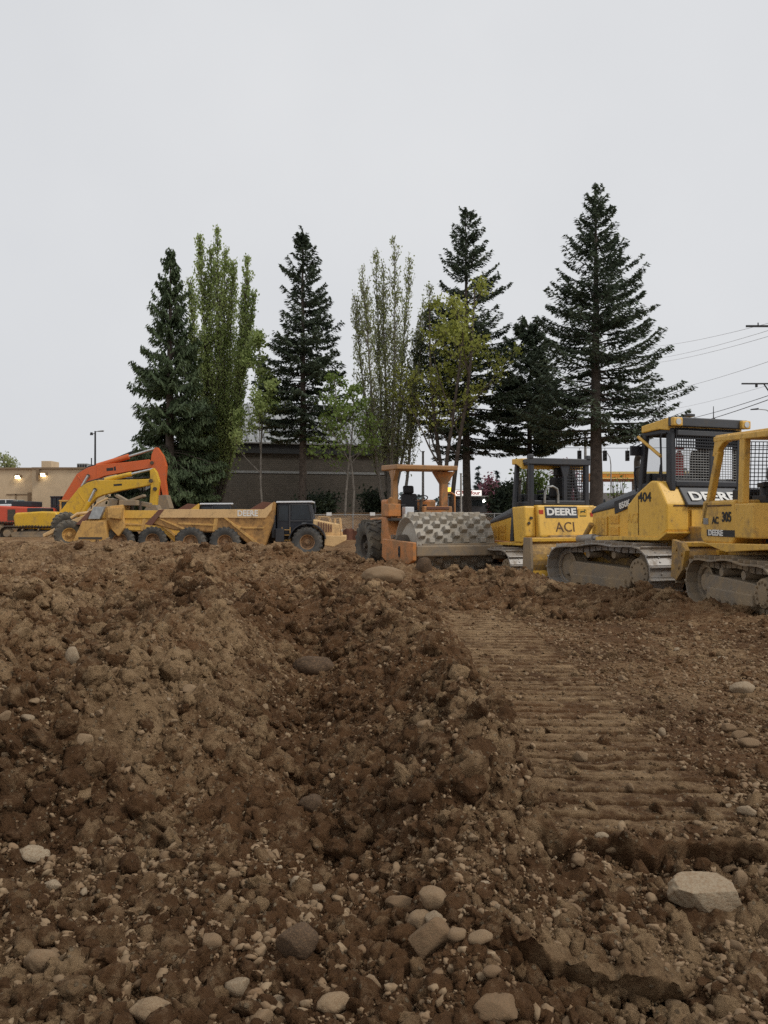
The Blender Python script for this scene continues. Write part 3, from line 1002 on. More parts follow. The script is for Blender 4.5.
def bulldozer_blade(parent, x, half, z0, z1, mat, back, plate=None):
    """curved blade with its end plates and back ribs"""
    m = MB()
    prof = []
    n = 8
    for i in range(n + 1):
        t = i / n
        prof.append((x + 0.10 - 0.20 * math.sin(PI * t), z0 + (z1 - z0) * t))
    back_p = [(p[0] - 0.045, p[1]) for p in prof][::-1]
    m.prism(prof + back_p, -half, half)
    bl = m.build('blade', mat, parent, bevel=0.008)
    k = MB()
    k.loft([(x - 0.10, -half * 0.985, z0 + 0.10), (x - 0.07, -half * 0.985, z0 + 0.10), (x + 0.02, -half * 0.985, z1 - 0.09), (x - 0.01, -half * 0.985, z1 - 0.09)],
           [(x - 0.10, half * 0.985, z0 + 0.10), (x - 0.07, half * 0.985, z0 + 0.10), (x + 0.02, half * 0.985, z1 - 0.09), (x - 0.01, half * 0.985, z1 - 0.09)])
    for f in (0.35, 0.62):
        z = z0 + (z1 - z0) * f
        k.box((x - 0.10 + 0.09 * (f - 0.1), 0, z), (0.02, half * 1.94, 0.012))
    k.box((x - 0.10, 0, z0 + (z1 - z0) * 0.52), (0.16, half * 1.0, (z1 - z0) * 0.5))
    k.box((x + 0.00, 0, z1 - 0.05), (0.16, half * 1.97, 0.07))
    k.build('blade_back', back, bl, bevel=0.01)
    for s in (-1, 1):
        q = MB()
        if plate:
            q.prism([(x + 0.24, z0 + 0.02), (x + 0.02, z0 - 0.02), (x - 0.22, z0 + 0.16), (x - 0.34, z1 - 0.14), (x - 0.22, z1 - 0.02), (x + 0.18, z1 + 0.03)], s * half - 0.04, s * half + 0.04)
            for (bx, bz) in ((x - 0.2, z1 - 0.2), (x, z1 - 0.12), (x - 0.08, z0 + 0.2)):
                q.cyl((bx, s * half - 0.06, bz), (bx, s * half + 0.06, bz), 0.035, n=10)
        else:
            q.prism([(x + 0.22, z0 - 0.02), (x - 0.10, z0 - 0.02), (x - 0.16, z0 + 0.3 * (z1 - z0)), (x - 0.12, z1), (x + 0.16, z1)], s * half - 0.03, s * half + 0.03)
        q.build('end_plate', plate or M['muddy_steel'], bl, bevel=0.006)
    q = MB()
    q.box((x + 0.12, 0, z0), (0.04, half * 2.02, 0.16), Matrix.Rotation(0.25, 3, 'Y'))
    q.build('cutting_edge', M['muddy_steel'], bl, bevel=0.005)
    return bl


def hook_badge(parent, y, z, x):
    """square badge with a leaping animal outline, on the rear plate"""
    q = MB()
    q.box((x, y, z), (0.014, 0.24, 0.21))
    b = q.build('badge', M['yellow'], parent, bevel=0.004)
    k = MB()
    body = [(-0.085, 0.015), (-0.03, 0.035), (0.03, 0.03), (0.05, 0.07), (0.035, 0.088), (0.062, 0.078), (0.09, 0.05), (0.06, 0.045), (0.055, 0.005), (0.085, -0.02), (0.05, -0.012), (0.02, 0.0), (-0.03, -0.005), (-0.075, -0.05), (-0.055, -0.005)]
    P = [(x - 0.011, y - p[0], z + 0.02 + p[1] * 0.8) for p in body]
    k.add(P, [tuple(range(len(P)))])
    P = [(x - 0.011, y + 0.09, z - 0.062), (x - 0.011, y - 0.09, z - 0.062), (x - 0.011, y - 0.09, z - 0.088), (x - 0.011, y + 0.09, z - 0.088)]
    k.add(P, [(0, 1, 2, 3)])
    k.build('emblem', M['green_logo'], b)
    return b


# ------------------------------------------------------------------ bulldozers
def big_dozer(loc, rz, label, variant, scale=1.0):
    t = empty('bulldozer', loc, rz, label, 'bulldozer', 'bulldozers parked on the dirt', scale)
    A = variant == 'numbered'
    Y = M['yellow']
    K = M['black_paint']
    G = M['grey_paint']
    path = oval(1.22, 0.46, 0.42, -1.22, 0.50, 0.46, ztop=1.02, sag=0.05)
    for s in (1, -1):
        track(t, path, s * 1.02, 0.76, 0.205, M['track_steel'], M['muddy_steel'], (1.22, 0.46, 0.42, -1.22, 0.50, 0.46))
    b = MB()                                    # belly and main frame between the tracks
    b.box((-0.05, 0, 0.78), (3.0, 1.16, 0.66))
    b.box((-1.62, 0, 0.95), (0.55, 1.0, 0.75))
    b.build('chassis', M['yellow_muddy'], t, bevel=0.03)
    # hood: side walls step in towards the sloping top
    h = MB()
    Bk = [(-0.55, -0.50, 1.05), (-0.55, 0.50, 1.05), (-0.55, 0.50, 1.95), (-0.55, 0.34, 2.16), (-0.55, -0.34, 2.16), (-0.55, -0.50, 1.95)]
    Fr = [(1.42, -0.46, 1.00), (1.42, 0.46, 1.00), (1.36, 0.46, 1.60), (1.34, 0.30, 1.72), (1.34, -0.30, 1.72), (1.36, -0.46, 1.60)]
    h.loft(Bk[::-1], Fr[::-1])
    hood = h.build('hood', Y, t, bevel=0.03)
    q = MB()                                    # black top of the hood
    q.loft([(-0.55, -0.52, 1.82), (-0.55, 0.52, 1.82), (-0.55, 0.52, 1.97), (-0.55, 0.35, 2.19), (-0.55, -0.35, 2.19), (-0.55, -0.52, 1.97)][::-1],
           [(1.40, -0.475, 1.55), (1.40, 0.475, 1.55), (1.40, 0.475, 1.62), (1.38, 0.31, 1.75), (1.38, -0.31, 1.75), (1.40, -0.475, 1.62)][::-1])
    q.build('hood_cover', G, hood, bevel=0.03)
    for s in (1, -1):
        q = MB()
        for (x0, x1, z0, z1) in ((0.80, 1.20, 1.12, 1.50), (0.42, 0.72, 1.12, 1.30), (0.42, 0.72, 1.36, 1.54)):
            q.box(((x0 + x1) / 2, s * 0.492, (z0 + z1) / 2), (x1 - x0, 0.016, z1 - z0))
            for i in range(7):
                q.box((x0 + (x1 - x0) * (i + 0.5) / 7, s * 0.503, (z0 + z1) / 2), (0.016, 0.012, z1 - z0 - 0.04))
        q.build('side_grille', M['old_yellow'], hood, bevel=0.003, seg=1)
    q = MB()
    q.cyl((0.25, 0.18, 1.9), (0.25, 0.18, 2.62), 0.062, n=14)
    q.cyl((0.25, 0.18, 2.62), (0.20, 0.18, 2.72), 0.062, n=14)
    q.build('exhaust', M['muddy_dark'], t, smooth=True)
    for s in (1, -1):
        q = MB()
        q.tube([(-0.15, s * 0.50, 1.98), (-0.13, s * 0.53, 2.36), (-0.17, s * 0.53, 2.44), (-0.32, s * 0.53, 2.44), (-0.36, s * 0.53, 2.38), (-0.38, s * 0.53, 2.1)], 0.019, 8)
        q.build('grab_rail', K, t, smooth=True)
    # fender tanks either side of the cab
    for s in (1, -1):
        q = MB()
        if A:
            y0, y1 = s * 0.52, s * 1.0
            q.prism([(-0.52, 1.10), (-0.52, 1.70), (-0.80, 1.92), (-1.20, 2.14), (-1.36, 2.12), (-1.62, 1.72), (-1.62, 1.24), (-1.40, 1.10)], y0, y1)
        else:
            y0, y1 = s * 0.72, s * 1.0
            q.prism([(-1.06, 1.14), (-1.0, 1.70), (-0.95, 1.98), (-1.58, 2.0), (-1.64, 1.30), (-1.5, 1.14)], y0, y1)
        fn = q.build('fender_tank', Y, t, bevel=0.035)
        q = MB()
        q.prism([(0.45, 1.03), (0.45, 1.10), (-0.50, 1.13), (-1.40, 1.13), (-1.55, 1.20), (-1.64, 1.235), (-1.64, 1.20), (-1.42, 1.075), (-0.5, 1.06)], s * 0.50, s * (1.02 if A else 0.98))
        q.build('lower_lip', Y, fn, bevel=0.006)
        q = MB()
        if A:
            q.box((-0.86, s * 1.003, 1.52), (0.010, 0.012, 0.72))
            q.build('panel_gap', M['letter_dark'], fn)
            q = MB()
            q.box((-1.625, s * 0.72, 1.69), (0.012, 0.26, 0.022))
            q.build('grab_slot', M['letter_dark'], fn)
            q = MB()
            q.cyl((-1.20, s * 0.78, 2.12), (-1.20, s * 0.78, 2.19), 0.06, n=14)
            q.build('filler_cap', M['muddy_dark'], fn, smooth=True)
        else:
            q.loft([(-0.94, s * 0.98, 1.16), (-1.06, s * 0.98, 1.16), (-1.06, s * 1.05, 1.16), (-0.94, s * 1.05, 1.16)],
                   [(-0.70, s * 0.72, 2.98), (-0.80, s * 0.72, 2.98), (-0.80, s * 0.80, 2.98), (-0.70, s * 0.80, 2.98)])
            q.build('corner_post', K, fn, bevel=0.012)
        q = MB()
        q.box((-0.30, s * 1.10, 1.0), (0.5, 0.16, 0.05))
        q.build('step', M['muddy_dark'], fn, bevel=0.01)
    # rear tank
    q = MB()
    if A:
        q.prism([(-1.25, 1.16), (-1.25, 2.16), (-1.34, 2.16), (-1.60, 1.64), (-1.60, 1.16)], -0.52, 0.52)
        rt = q.build('rear_tank', Y, t, bevel=0.03)
        q = MB()
        q.loft([(-1.34, 0.60, 2.18), (-1.34, -0.66, 2.18), (-1.30, -0.66, 2.14), (-1.30, 0.60, 2.14)], [(-1.70, 0.60, 1.70), (-1.70, -0.66, 1.70), (-1.62, -0.66, 1.66), (-1.62, 0.60, 1.66)])
        pl = q.build('rear_panel', G, t, bevel=0.015)
        sl = Matrix.Rotation(math.atan2(0.36, 0.48), 3, 'Y')
        lettering('DEERE', 0.26, M['white'], pl, Vector((-1.612, -0.02, 1.85)), 'rear', width=1.02, bold=0.035, slant=sl)
        q = MB()
        q.box((-1.63, 0.0, 1.42), (0.012, 0.94, 0.40))
        q.build('rear_door', Y, rt, bevel=0.004)
        for yy in (-0.40, 0.40):
            q = MB()
            q.cyl((-1.60, yy, 1.30), (-1.66, yy, 1.30), 0.025, n=10)
            q.build('latch', M['muddy_dark'], rt)
        fl = [c for c in t.children if c.name.startswith('fender_tank')][0]
        lettering('404', 0.24, M['letter_black'], fl, Vector((-1.04, 1.004, 1.84)), 'left', bold=0.02)
        lettering('ACI', 0.26, M['old_yellow'], fl, Vector((-0.69, 1.004, 1.46)), 'left', width=0.30, bold=0.0)
        q = MB()
        q.loft([(0.55, 0.482, 1.55), (-0.36, 0.527, 1.78), (-0.36, 0.527, 1.97), (0.55, 0.497, 1.80)], [(0.55, 0.492, 1.55), (-0.36, 0.537, 1.78), (-0.36, 0.537, 1.97), (0.55, 0.507, 1.80)])
        pn = q.build('number_plate', K, hood)
        lettering('850K', 0.165, M['white'], pn, Vector((0.16, 0.545, 1.735)), 'left', bold=0.03, slant=Matrix.Rotation(R(13), 3, 'Y'))
    else:
        q.prism([(-1.20, 1.14), (-1.20, 2.02), (-1.66, 2.02), (-1.80, 1.30), (-1.72, 1.14)], -0.84, 0.71)
        rt = q.build('rear_tank', Y, t, bevel=0.035)
        sl = Matrix.Rotation(math.atan2(0.14, 0.72), 3, 'Y')
        xs = lambda z: -1.66 - 0.14 * (2.02 - z) / 0.72
        q = MB()
        n = Vector((-0.72, 0, 0.14)).normalized()

        def plate(y0, y1, z0, z1, off):
            A_ = [Vector((xs(z), y, z)) + n * off for (y, z) in ((y0, z0), (y1, z0), (y1, z1), (y0, z1))]
            B_ = [p - n * 0.02 for p in A_]
            return A_, B_
        A_, B_ = plate(0.52, -0.34, 1.72, 1.99, 0.008)
        q.loft(B_, A_)
        pl = q.build('name_plate', K, rt)
        lettering('DEERE', 0.225, M['white'], pl, Vector((xs(1.855), 0.09, 1.855)) + n * 0.010, 'rear', width=0.78, bold=0.04, slant=sl)
        hook_badge(rt, -0.48, 1.84, xs(1.84) - 0.006)
        lettering('ACI', 0.33, M['letter_dark'], rt, Vector((xs(1.50), 0.02, 1.50)) + n * 0.003, 'rear', width=0.50, bold=0.0, slant=sl)
        for yy, zz in ((0.62, 1.86), (-0.74, 1.80)):
            q = MB()
            q.box((xs(zz) - 0.004, yy, zz), (0.02, 0.11, 0.10))
            q.build('reflector', M['red_mark'], rt, bevel=0.004)
        q = MB()
        for (yy, zz) in ((0.84, 1.72), (0.90, 1.60)):
            q.cyl((-1.58, yy, zz), (-1.645, yy, zz), 0.035, n=10)
        q.build('lamp', M['muddy_dark'], rt)
    for yy in (0.30, 0.18, -0.22):
        q = MB()
        q.tube([(-1.60, yy, 1.05), (-1.78, yy + 0.04, 1.0), (-1.84, yy + 0.02, 0.85), (-1.72, yy, 0.72)], 0.024, 8)
        q.build('hydraulic_hose', M['wire'], t, smooth=True)
    # drawbar and ripper bracket
    q = MB()
    q.prism([(-1.60, 0.55), (-1.60, 1.15), (-1.85, 1.12), (-2.05, 0.80), (-1.95, 0.55)], -0.42, -0.34)
    q.prism([(-1.60, 0.55), (-1.60, 1.15), (-1.85, 1.12), (-2.05, 0.80), (-1.95, 0.55)], 0.34, 0.42)
    q.box((-1.85, 0, 0.62), (0.35, 0.66, 0.10))
    q.build('drawbar', M['yellow_muddy'], t, bevel=0.015)
    # cab
    cab = MB()
    hw = 0.74
    z0, z1 = 2.05, 3.00
    xf, xr = -0.60, -1.42
    xft = -0.74
    for s in (1, -1):
        cab.loft([(xf + .05, s * hw - .05, z0 - .15), (xf + .05, s * hw + .05, z0 - .15), (xf - .06, s * hw + .05, z0 - .15), (xf - .06, s * hw - .05, z0 - .15)],
                 [(xft + .05, s * hw - .05, z1), (xft + .05, s * hw + .05, z1), (xft - .06, s * hw + .05, z1), (xft - .06, s * hw - .05, z1)])
        cab.box((xr, s * hw, (z0 + z1) / 2 - 0.05), (0.13, 0.12, z1 - z0 + 0.1))
        cab.box((-1.08, s * hw, z1 + 0.02), (0.80, 0.10, 0.10))
        cab.box((-1.0, s * hw, z0 - 0.02), (0.9, 0.08, 0.16))
    cab.box((xr, 0, z0 + 0.03), (0.13, 2 * hw - 0.1, 0.12))
    cab.box((xr, 0, z1 + 0.02), (0.13, 2 * hw - 0.1, 0.12))
    cab.box((xft, 0, z1 + 0.02), (0.11, 2 * hw - 0.1, 0.10))
    cab.box((-0.92, 0, z0 - 0.16), (1.1, 1.44, 0.10))
    c = cab.build('cab_frame', K, t, bevel=0.025)
    q = MB()                                    # dashboard, console and levers
    q.box((-0.50, 0, z0 + 0.08), (0.22, 1.1, 0.36))
    q.build('dashboard', M['seat_black'], c, bevel=0.03)
    for sy in (1, -1):
        q = MB()
        q.box((-0.80, sy * 0.42, z0 + 0.10), (0.40, 0.18, 0.26))
        q.cyl((-0.72, sy * 0.42, z0 + 0.2), (-0.76, sy * 0.42, z0 + 0.42), 0.02, n=8)
        q.build('control_console', M['seat_black'], c, bevel=0.012)
    seat(c, -0.95, -0.12, z0 + 0.12, 0.95, 1)
    # roof: yellow sides, dark rear beam and visor mesh
    q = MB()
    if A:
        q.prism([(-0.72, z1 + 0.04), (-0.72, z1 + 0.17), (-1.46, z1 + 0.25), (-1.46, z1 + 0.02), (-1.2, z1 + 0.06)], -hw - 0.09, hw + 0.09)
    else:
        q.prism([(-0.62, z1 + 0.02), (-0.62, z1 + 0.16), (-1.16, z1 + 0.14), (-1.16, z1 - 0.12), (-0.86, z1 + 0.02)], -hw - 0.09, hw + 0.09)
    rf = q.build('roof', Y, t, bevel=0.02)
    q = MB()
    if A:
        q.box((-1.53, 0, z1 + 0.17), (0.10, 2 * hw + 0.22, 0.16))
        q.box((-1.50, 0, z1 - 0.02), (0.06, 2 * hw - 0.12, 0.10))
    else:
        q.box((-1.30, 0, z1 + 0.07), (0.30, 2 * hw + 0.14, 0.10))
        q.box((-1.46, 0, z1 + 0.06), (0.10, 2 * hw + 0.18, 0.15))
        for s in (1, -1):
            q.box((-1.46, s * (hw + 0.03), z1 + 0.17), (0.14, 0.10, 0.10))
    q.build('rear_beam', G, rf, bevel=0.015)
    if A:
        for s in (1, -1):
            q = MB()
            q.box((-1.60, s * (hw + 0.02), z1 + 0.16), (0.09, 0.20, 0.15))
            l = q.build('work_light', M['old_yellow'], rf, bevel=0.02)
            q = MB()
            q.cyl((-1.645, s * (hw + 0.02), z1 + 0.16), (-1.655, s * (hw + 0.02), z1 + 0.16), 0.055, n=14)
            q.build('lens', M['silver'], l)
        q = MB()
        q.cyl((-1.3, -0.32, z1 + 0.22), (-1.3, -0.32, z1 + 0.52), 0.012, 0.006, 6)
        q.cyl((-1.3, -0.32, z1 + 0.20), (-1.3, -0.32, z1 + 0.30), 0.03, n=8)
        q.build('antenna', K, rf)
        q = MB()
        q.box((-1.2, 0.14, z1 + 0.34), (0.14, 0.14, 0.05))
        q.cyl((-1.2, 0.14, z1 + 0.22), (-1.2, 0.14, z1 + 0.34), 0.015, n=8)
        q.build('receiver', K, rf, bevel=0.01)
        grid_screen(c, (-1.50, 0.68, z1 + 0.05), (-1.50, -0.68, z1 + 0.05), (-1.50, 0.68, z1 - 0.28), (-1.50, -0.68, z1 - 0.28), 26, 6, 0.012, K)
        grid_screen(c, (-1.47, 0.68, z1 - 0.28), (-1.47, -0.68, z1 - 0.28), (-1.47, 0.68, z0 + 0.08), (-1.47, -0.68, z0 + 0.08), 22, 13, 0.0065, M['galv'])
        q = MB()
        q.prism([(-1.49, z1 - 0.22), (-1.49, z1 + 0.0), (-1.41, z1 + 0.0), (-1.41, z1 - 0.22)], -0.20, -0.60)
        q.box((-1.45, -0.12, (z0 + z1) / 2), (0.07, 0.10, z1 - z0))
        q.build('cab_divider', K, c, bevel=0.01)
        q = MB()
        q.cyl((-1.30, 0.46, z0 + 0.18), (-1.30, 0.46, z0 + 0.56), 0.075, n=16)
        q.cyl((-1.30, 0.46, z0 + 0.56), (-1.30, 0.46, z0 + 0.63), 0.06, 0.03, 12)
        q.box((-1.30, 0.44, z0 + 0.68), (0.04, 0.16, 0.05))
        q.build('fire_extinguisher', M['red_bottle'], c, smooth=True)
        q = MB()
        q.box((-0.62, 0.86, z1 - 0.28), (0.05, 0.26, 0.18))
        q.cyl((-0.66, 0.74, z1 - 0.14), (-0.63, 0.86, z1 - 0.20), 0.014, n=8)
        q.build('mirror', K, c, bevel=0.015)
        q = MB()
        q.cyl((-0.62, 0.82, z1 - 0.02), (-1.30, 0.86, z0 + 0.52), 0.03, n=10)
        q.build('roof_strut', M['old_yellow'], c, smooth=True)
        q = MB()
        q.tube([(-1.28, 0.82, z0 - 0.02), (-1.27, 0.84, z0 + 0.85), (-1.33, 0.84, z0 + 0.93), (-1.40, 0.82, z0 + 0.93)], 0.018, 8)
        q.build('grab_handle', K, c, smooth=True)
    else:
        grid_screen(c, (-1.44, -0.10, z1 - 0.02), (-1.44, -0.68, z1 - 0.02), (-1.44, -0.10, z0 + 0.08), (-1.44, -0.68, z0 + 0.08), 9, 12, 0.011, K)
        q = MB()
        q.loft([(-1.40, -0.02, z1), (-1.40, -0.30, z1), (-1.46, -0.30, z1), (-1.46, -0.02, z1)], [(-1.40, -0.10, z1 - .3), (-1.40, -0.22, z1 - .3), (-1.46, -0.22, z1 - .3), (-1.46, -0.10, z1 - .3)])
        q.box((-1.43, -0.16, z1 - 0.70), (0.06, 0.10, 0.84))
        q.build('cab_divider', K, c, bevel=0.012)
        q = MB()
        q.tube([(-1.50, 0.42, z0 + 0.02), (-1.52, 0.42, z0 + 0.28), (-1.52, 0.34, z0 + 0.40), (-1.52, 0.22, z0 + 0.42), (-1.52, 0.10, z0 + 0.36), (-1.50, 0.06, z0 + 0.24), (-1.50, 0.06, z0 + 0.02)], 0.028, 8)
        q.build('grab_hoop', M['galv'], c, smooth=True)
    # front glass and far door glass
    q = MB()
    q.loft([(xf - 0.005, -hw + .06, z0 + .06), (xf - 0.005, hw - .06, z0 + .06), (xft - 0.005, hw - .06, z1 - .05), (xft - 0.005, -hw + .06, z1 - .05)],
           [(xf - 0.017, -hw + .06, z0 + .06), (xf - 0.017, hw - .06, z0 + .06), (xft - 0.017, hw - .06, z1 - .05), (xft - 0.017, -hw + .06, z1 - .05)])
    q.build('windscreen', glass('clear cab glass', (0.05, 0.06, 0.06), 0.16), c)
    # blade with push arms and lift cylinders
    bulldozer_blade(t, 2.02, 1.62, 0.12, 1.05, M['yellow_muddy'], M['yellow'])
    q = MB()
    for s in (1, -1):
        q.box((1.60, s * 0.46, 0.52), (0.75, 0.14, 0.22))
        q.cyl((1.25, s * 0.56, 1.35), (1.88, s * 0.60, 0.62), 0.055, n=12)
    q.build('push_arm', M['yellow_muddy'], t, bevel=0.01)
    q = MB()
    q.cyl((1.0, 0.66, 1.06), (1.62, 0.62, 1.02), 0.085, n=14)
    q.cyl((0.80, 0.68, 1.07), (1.0, 0.66, 1.06), 0.05, n=12)
    q.build('hydraulic_cylinder', M['track_steel'], t, smooth=True)
    return t


def small_dozer(loc, rz, label, scale=1.0):
    t = empty('bulldozer', loc, rz, label, 'bulldozer', 'bulldozers parked on the dirt', scale)
    Y = M['old_yellow']
    path = oval(0.98, 0.40, 0.36, -0.98, 0.40, 0.36, ztop=0.80, sag=0.05)
    for s in (1, -1):
        track(t, path, s * 0.88, 0.62, 0.175, M['muddy_steel'], M['muddy_steel'], (0.98, 0.40, 0.36, -0.98, 0.40, 0.36))
    b = MB()
    b.box((0.0, 0, 0.70), (2.5, 1.06, 0.60))
    b.build('chassis', M['yellow_muddy'], t, bevel=0.03)
    b = MB()
    b.loft([(0.2, -0.42, 0.98), (0.2, 0.42, 0.98), (0.2, 0.42, 1.62), (0.2, -0.42, 1.62)][::-1], [(1.65, -0.40, 0.95), (1.65, 0.40, 0.95), (1.62, 0.40, 1.42), (1.62, -0.40, 1.42)][::-1])
    b.build('hood', Y, t, bevel=0.04)
    for s in (1, -1):
        # lower side box with decals, rounded underneath
        q = MB()
        q.prism([(1.14, 1.10), (1.05, 1.68), (0.02, 1.68), (-0.02, 1.12), (0.10, 1.02), (1.02, 1.02)], s * 0.60, s * 1.04)
        fb = q.build('side_box', Y, t, bevel=0.035)
        q = MB()
        q.prism([(-0.03, 1.12), (-0.03, 1.62), (-0.56, 1.62), (-0.56, 1.12)], s * 0.58, s * 1.06)
        tk = q.build('side_tank', Y, t, bevel=0.02)
        q = MB()
        q.prism([(1.0, 1.02), (-0.1, 1.04), (-1.25, 1.06), (-1.25, 1.00), (-0.2, 0.93), (0.2, 0.90)], s * 0.56, s * 1.08)
        q.build('running_board', Y, t, bevel=0.012)
        q = MB()
        q.box((0.48, s * 1.042, 1.60), (0.78, 0.016, 0.022))
        q.build('panel_gap', M['letter_dark'], fb)
        if s > 0:
            lettering('305', 0.20, M['letter_black'], fb, Vector((0.24, 1.044, 1.42)), 'left', bold=0.03)
            lettering('AC', 0.15, M['letter_black'], fb, Vector((0.60, 1.044, 1.37)), 'left', bold=0.03)
            q = MB()
            q.box((0.42, 1.044, 1.18), (0.92, 0.010, 0.10))
            dp = q.build('name_strip', M['letter_black'], fb)
            lettering('DEERE', 0.12, M['white'], dp, Vector((0.58, 1.051, 1.18)), 'left', width=0.48, bold=0.04)
            q = MB()
            q.box((0.92, 1.044, 1.36), (0.16, 0.01, 0.10))
            q.build('decal', M['galv'], fb)
        # roll-over frame: slanting front post, upright middle post
        q = MB()
        yy = s * 0.99

        def bar(a, b_, w=0.06):
            q.loft([(a[0] - w, yy - .05, a[1]), (a[0] + w, yy - .05, a[1]), (a[0] + w, yy + .05, a[1]), (a[0] - w, yy + .05, a[1])],
                   [(b_[0] - w, yy - .05, b_[1]), (b_[0] + w, yy - .05, b_[1]), (b_[0] + w, yy + .05, b_[1]), (b_[0] - w, yy + .05, b_[1])])
        bar((1.04, 1.30), (0.56, 2.42))
        bar((-0.16, 1.62), (-0.22, 2.56), 0.075)
        q.prism([(0.71, 2.36), (0.56, 2.36), (0.50, 2.46), (0.36, 2.54), (0.20, 2.56), (0.20, 2.66), (0.62, 2.64)], yy - .05, yy + .05)
        q.prism([(0.66, 2.58), (0.66, 2.66), (-1.45, 2.58), (-1.45, 2.48)], yy - .055, yy + .055)
        bar((-1.30, 1.2), (-1.30, 2.50), 0.06)
        q.build('canopy_post', Y, t, bevel=0.015)
    q = MB()
    q.prism([(0.70, 2.62), (0.70, 2.69), (-1.50, 2.61), (-1.50, 2.52)], -1.0, 1.0)
    q.build('canopy_roof', Y, t, bevel=0.02)
    grid_screen(t, (-1.27, -0.93, 2.48), (0.60, -0.93, 2.55), (-1.27, -0.93, 1.75), (0.85, -0.93, 1.75), 30, 14, 0.008, M['black_paint'])
    grid_screen(t, (-1.30, 0.40, 2.48), (-1.30, -0.93, 2.48), (-1.30, 0.40, 1.75), (-1.30, -0.93, 1.75), 21, 14, 0.008, M['black_paint'])
    grid_screen(t, (0.56, 0.55, 2.58), (0.56, -0.93, 2.58), (0.62, 0.55, 1.75), (0.62, -0.93, 1.75), 24, 14, 0.007, M['black_paint'])
    q = MB()
    q.box((1.02, 0, 1.62), (0.30, 1.0, 0.50))
    q.build('dashboard', M['seat_black'], t, bevel=0.03)
    q = MB()
    q.cyl((0.10, 0.52, 1.62), (0.14, 0.52, 1.86), 0.03, n=8)
    q.box((0.14, 0.52, 1.90), (0.20, 0.12, 0.07))
    q.box((0.05, 0.55, 1.68), (0.40, 0.2, 0.12))
    q.build('control_lever', M['seat_black'], t, bevel=0.02)
    seat(t, 0.62, 0.22, 1.40, 1.0, 1, M['grey_paint'])
    q = MB()
    q.box((-0.60, 0, 1.12), (1.2, 1.16, 0.30))
    q.build('operator_floor', M['muddy_dark'], t, bevel=0.02)
    q = MB()
    q.cyl((-0.95, 0.80, 0.98), (-1.25, 0.80, 0.94), 0.09, n=14)
    q.box((-1.1, 0.5, 0.98), (0.3, 0.5, 0.12))
    q.build('rear_bracket', M['yellow_muddy'], t, bevel=0.01)
    bulldozer_blade(t, 1.62, 1.18, 0.40, 1.02, M['yellow_muddy'], M['yellow'], M['yellow_muddy'])
    for s in (1, -1):
        q = MB()
        q.box((1.38, s * 0.42, 0.48), (0.5, 0.12, 0.2))
        q.build('push_arm', M['yellow_muddy'], t, bevel=0.01)
    return t


big_dozer((5.30, 15.85, -0.02), R(110), 'big yellow bulldozer with meshed black cab, red extinguisher and white letters on black panel', 'numbered')
big_dozer((3.72, 20.5, -0.27), R(108), 'yellow bulldozer with open black cab frame and white lettering on its yellow rear tank', 'plain')
small_dozer((6.16, 11.80, 0.04), R(93), 'faded yellow bulldozer with yellow roll-over canopy, cut off by the right edge')


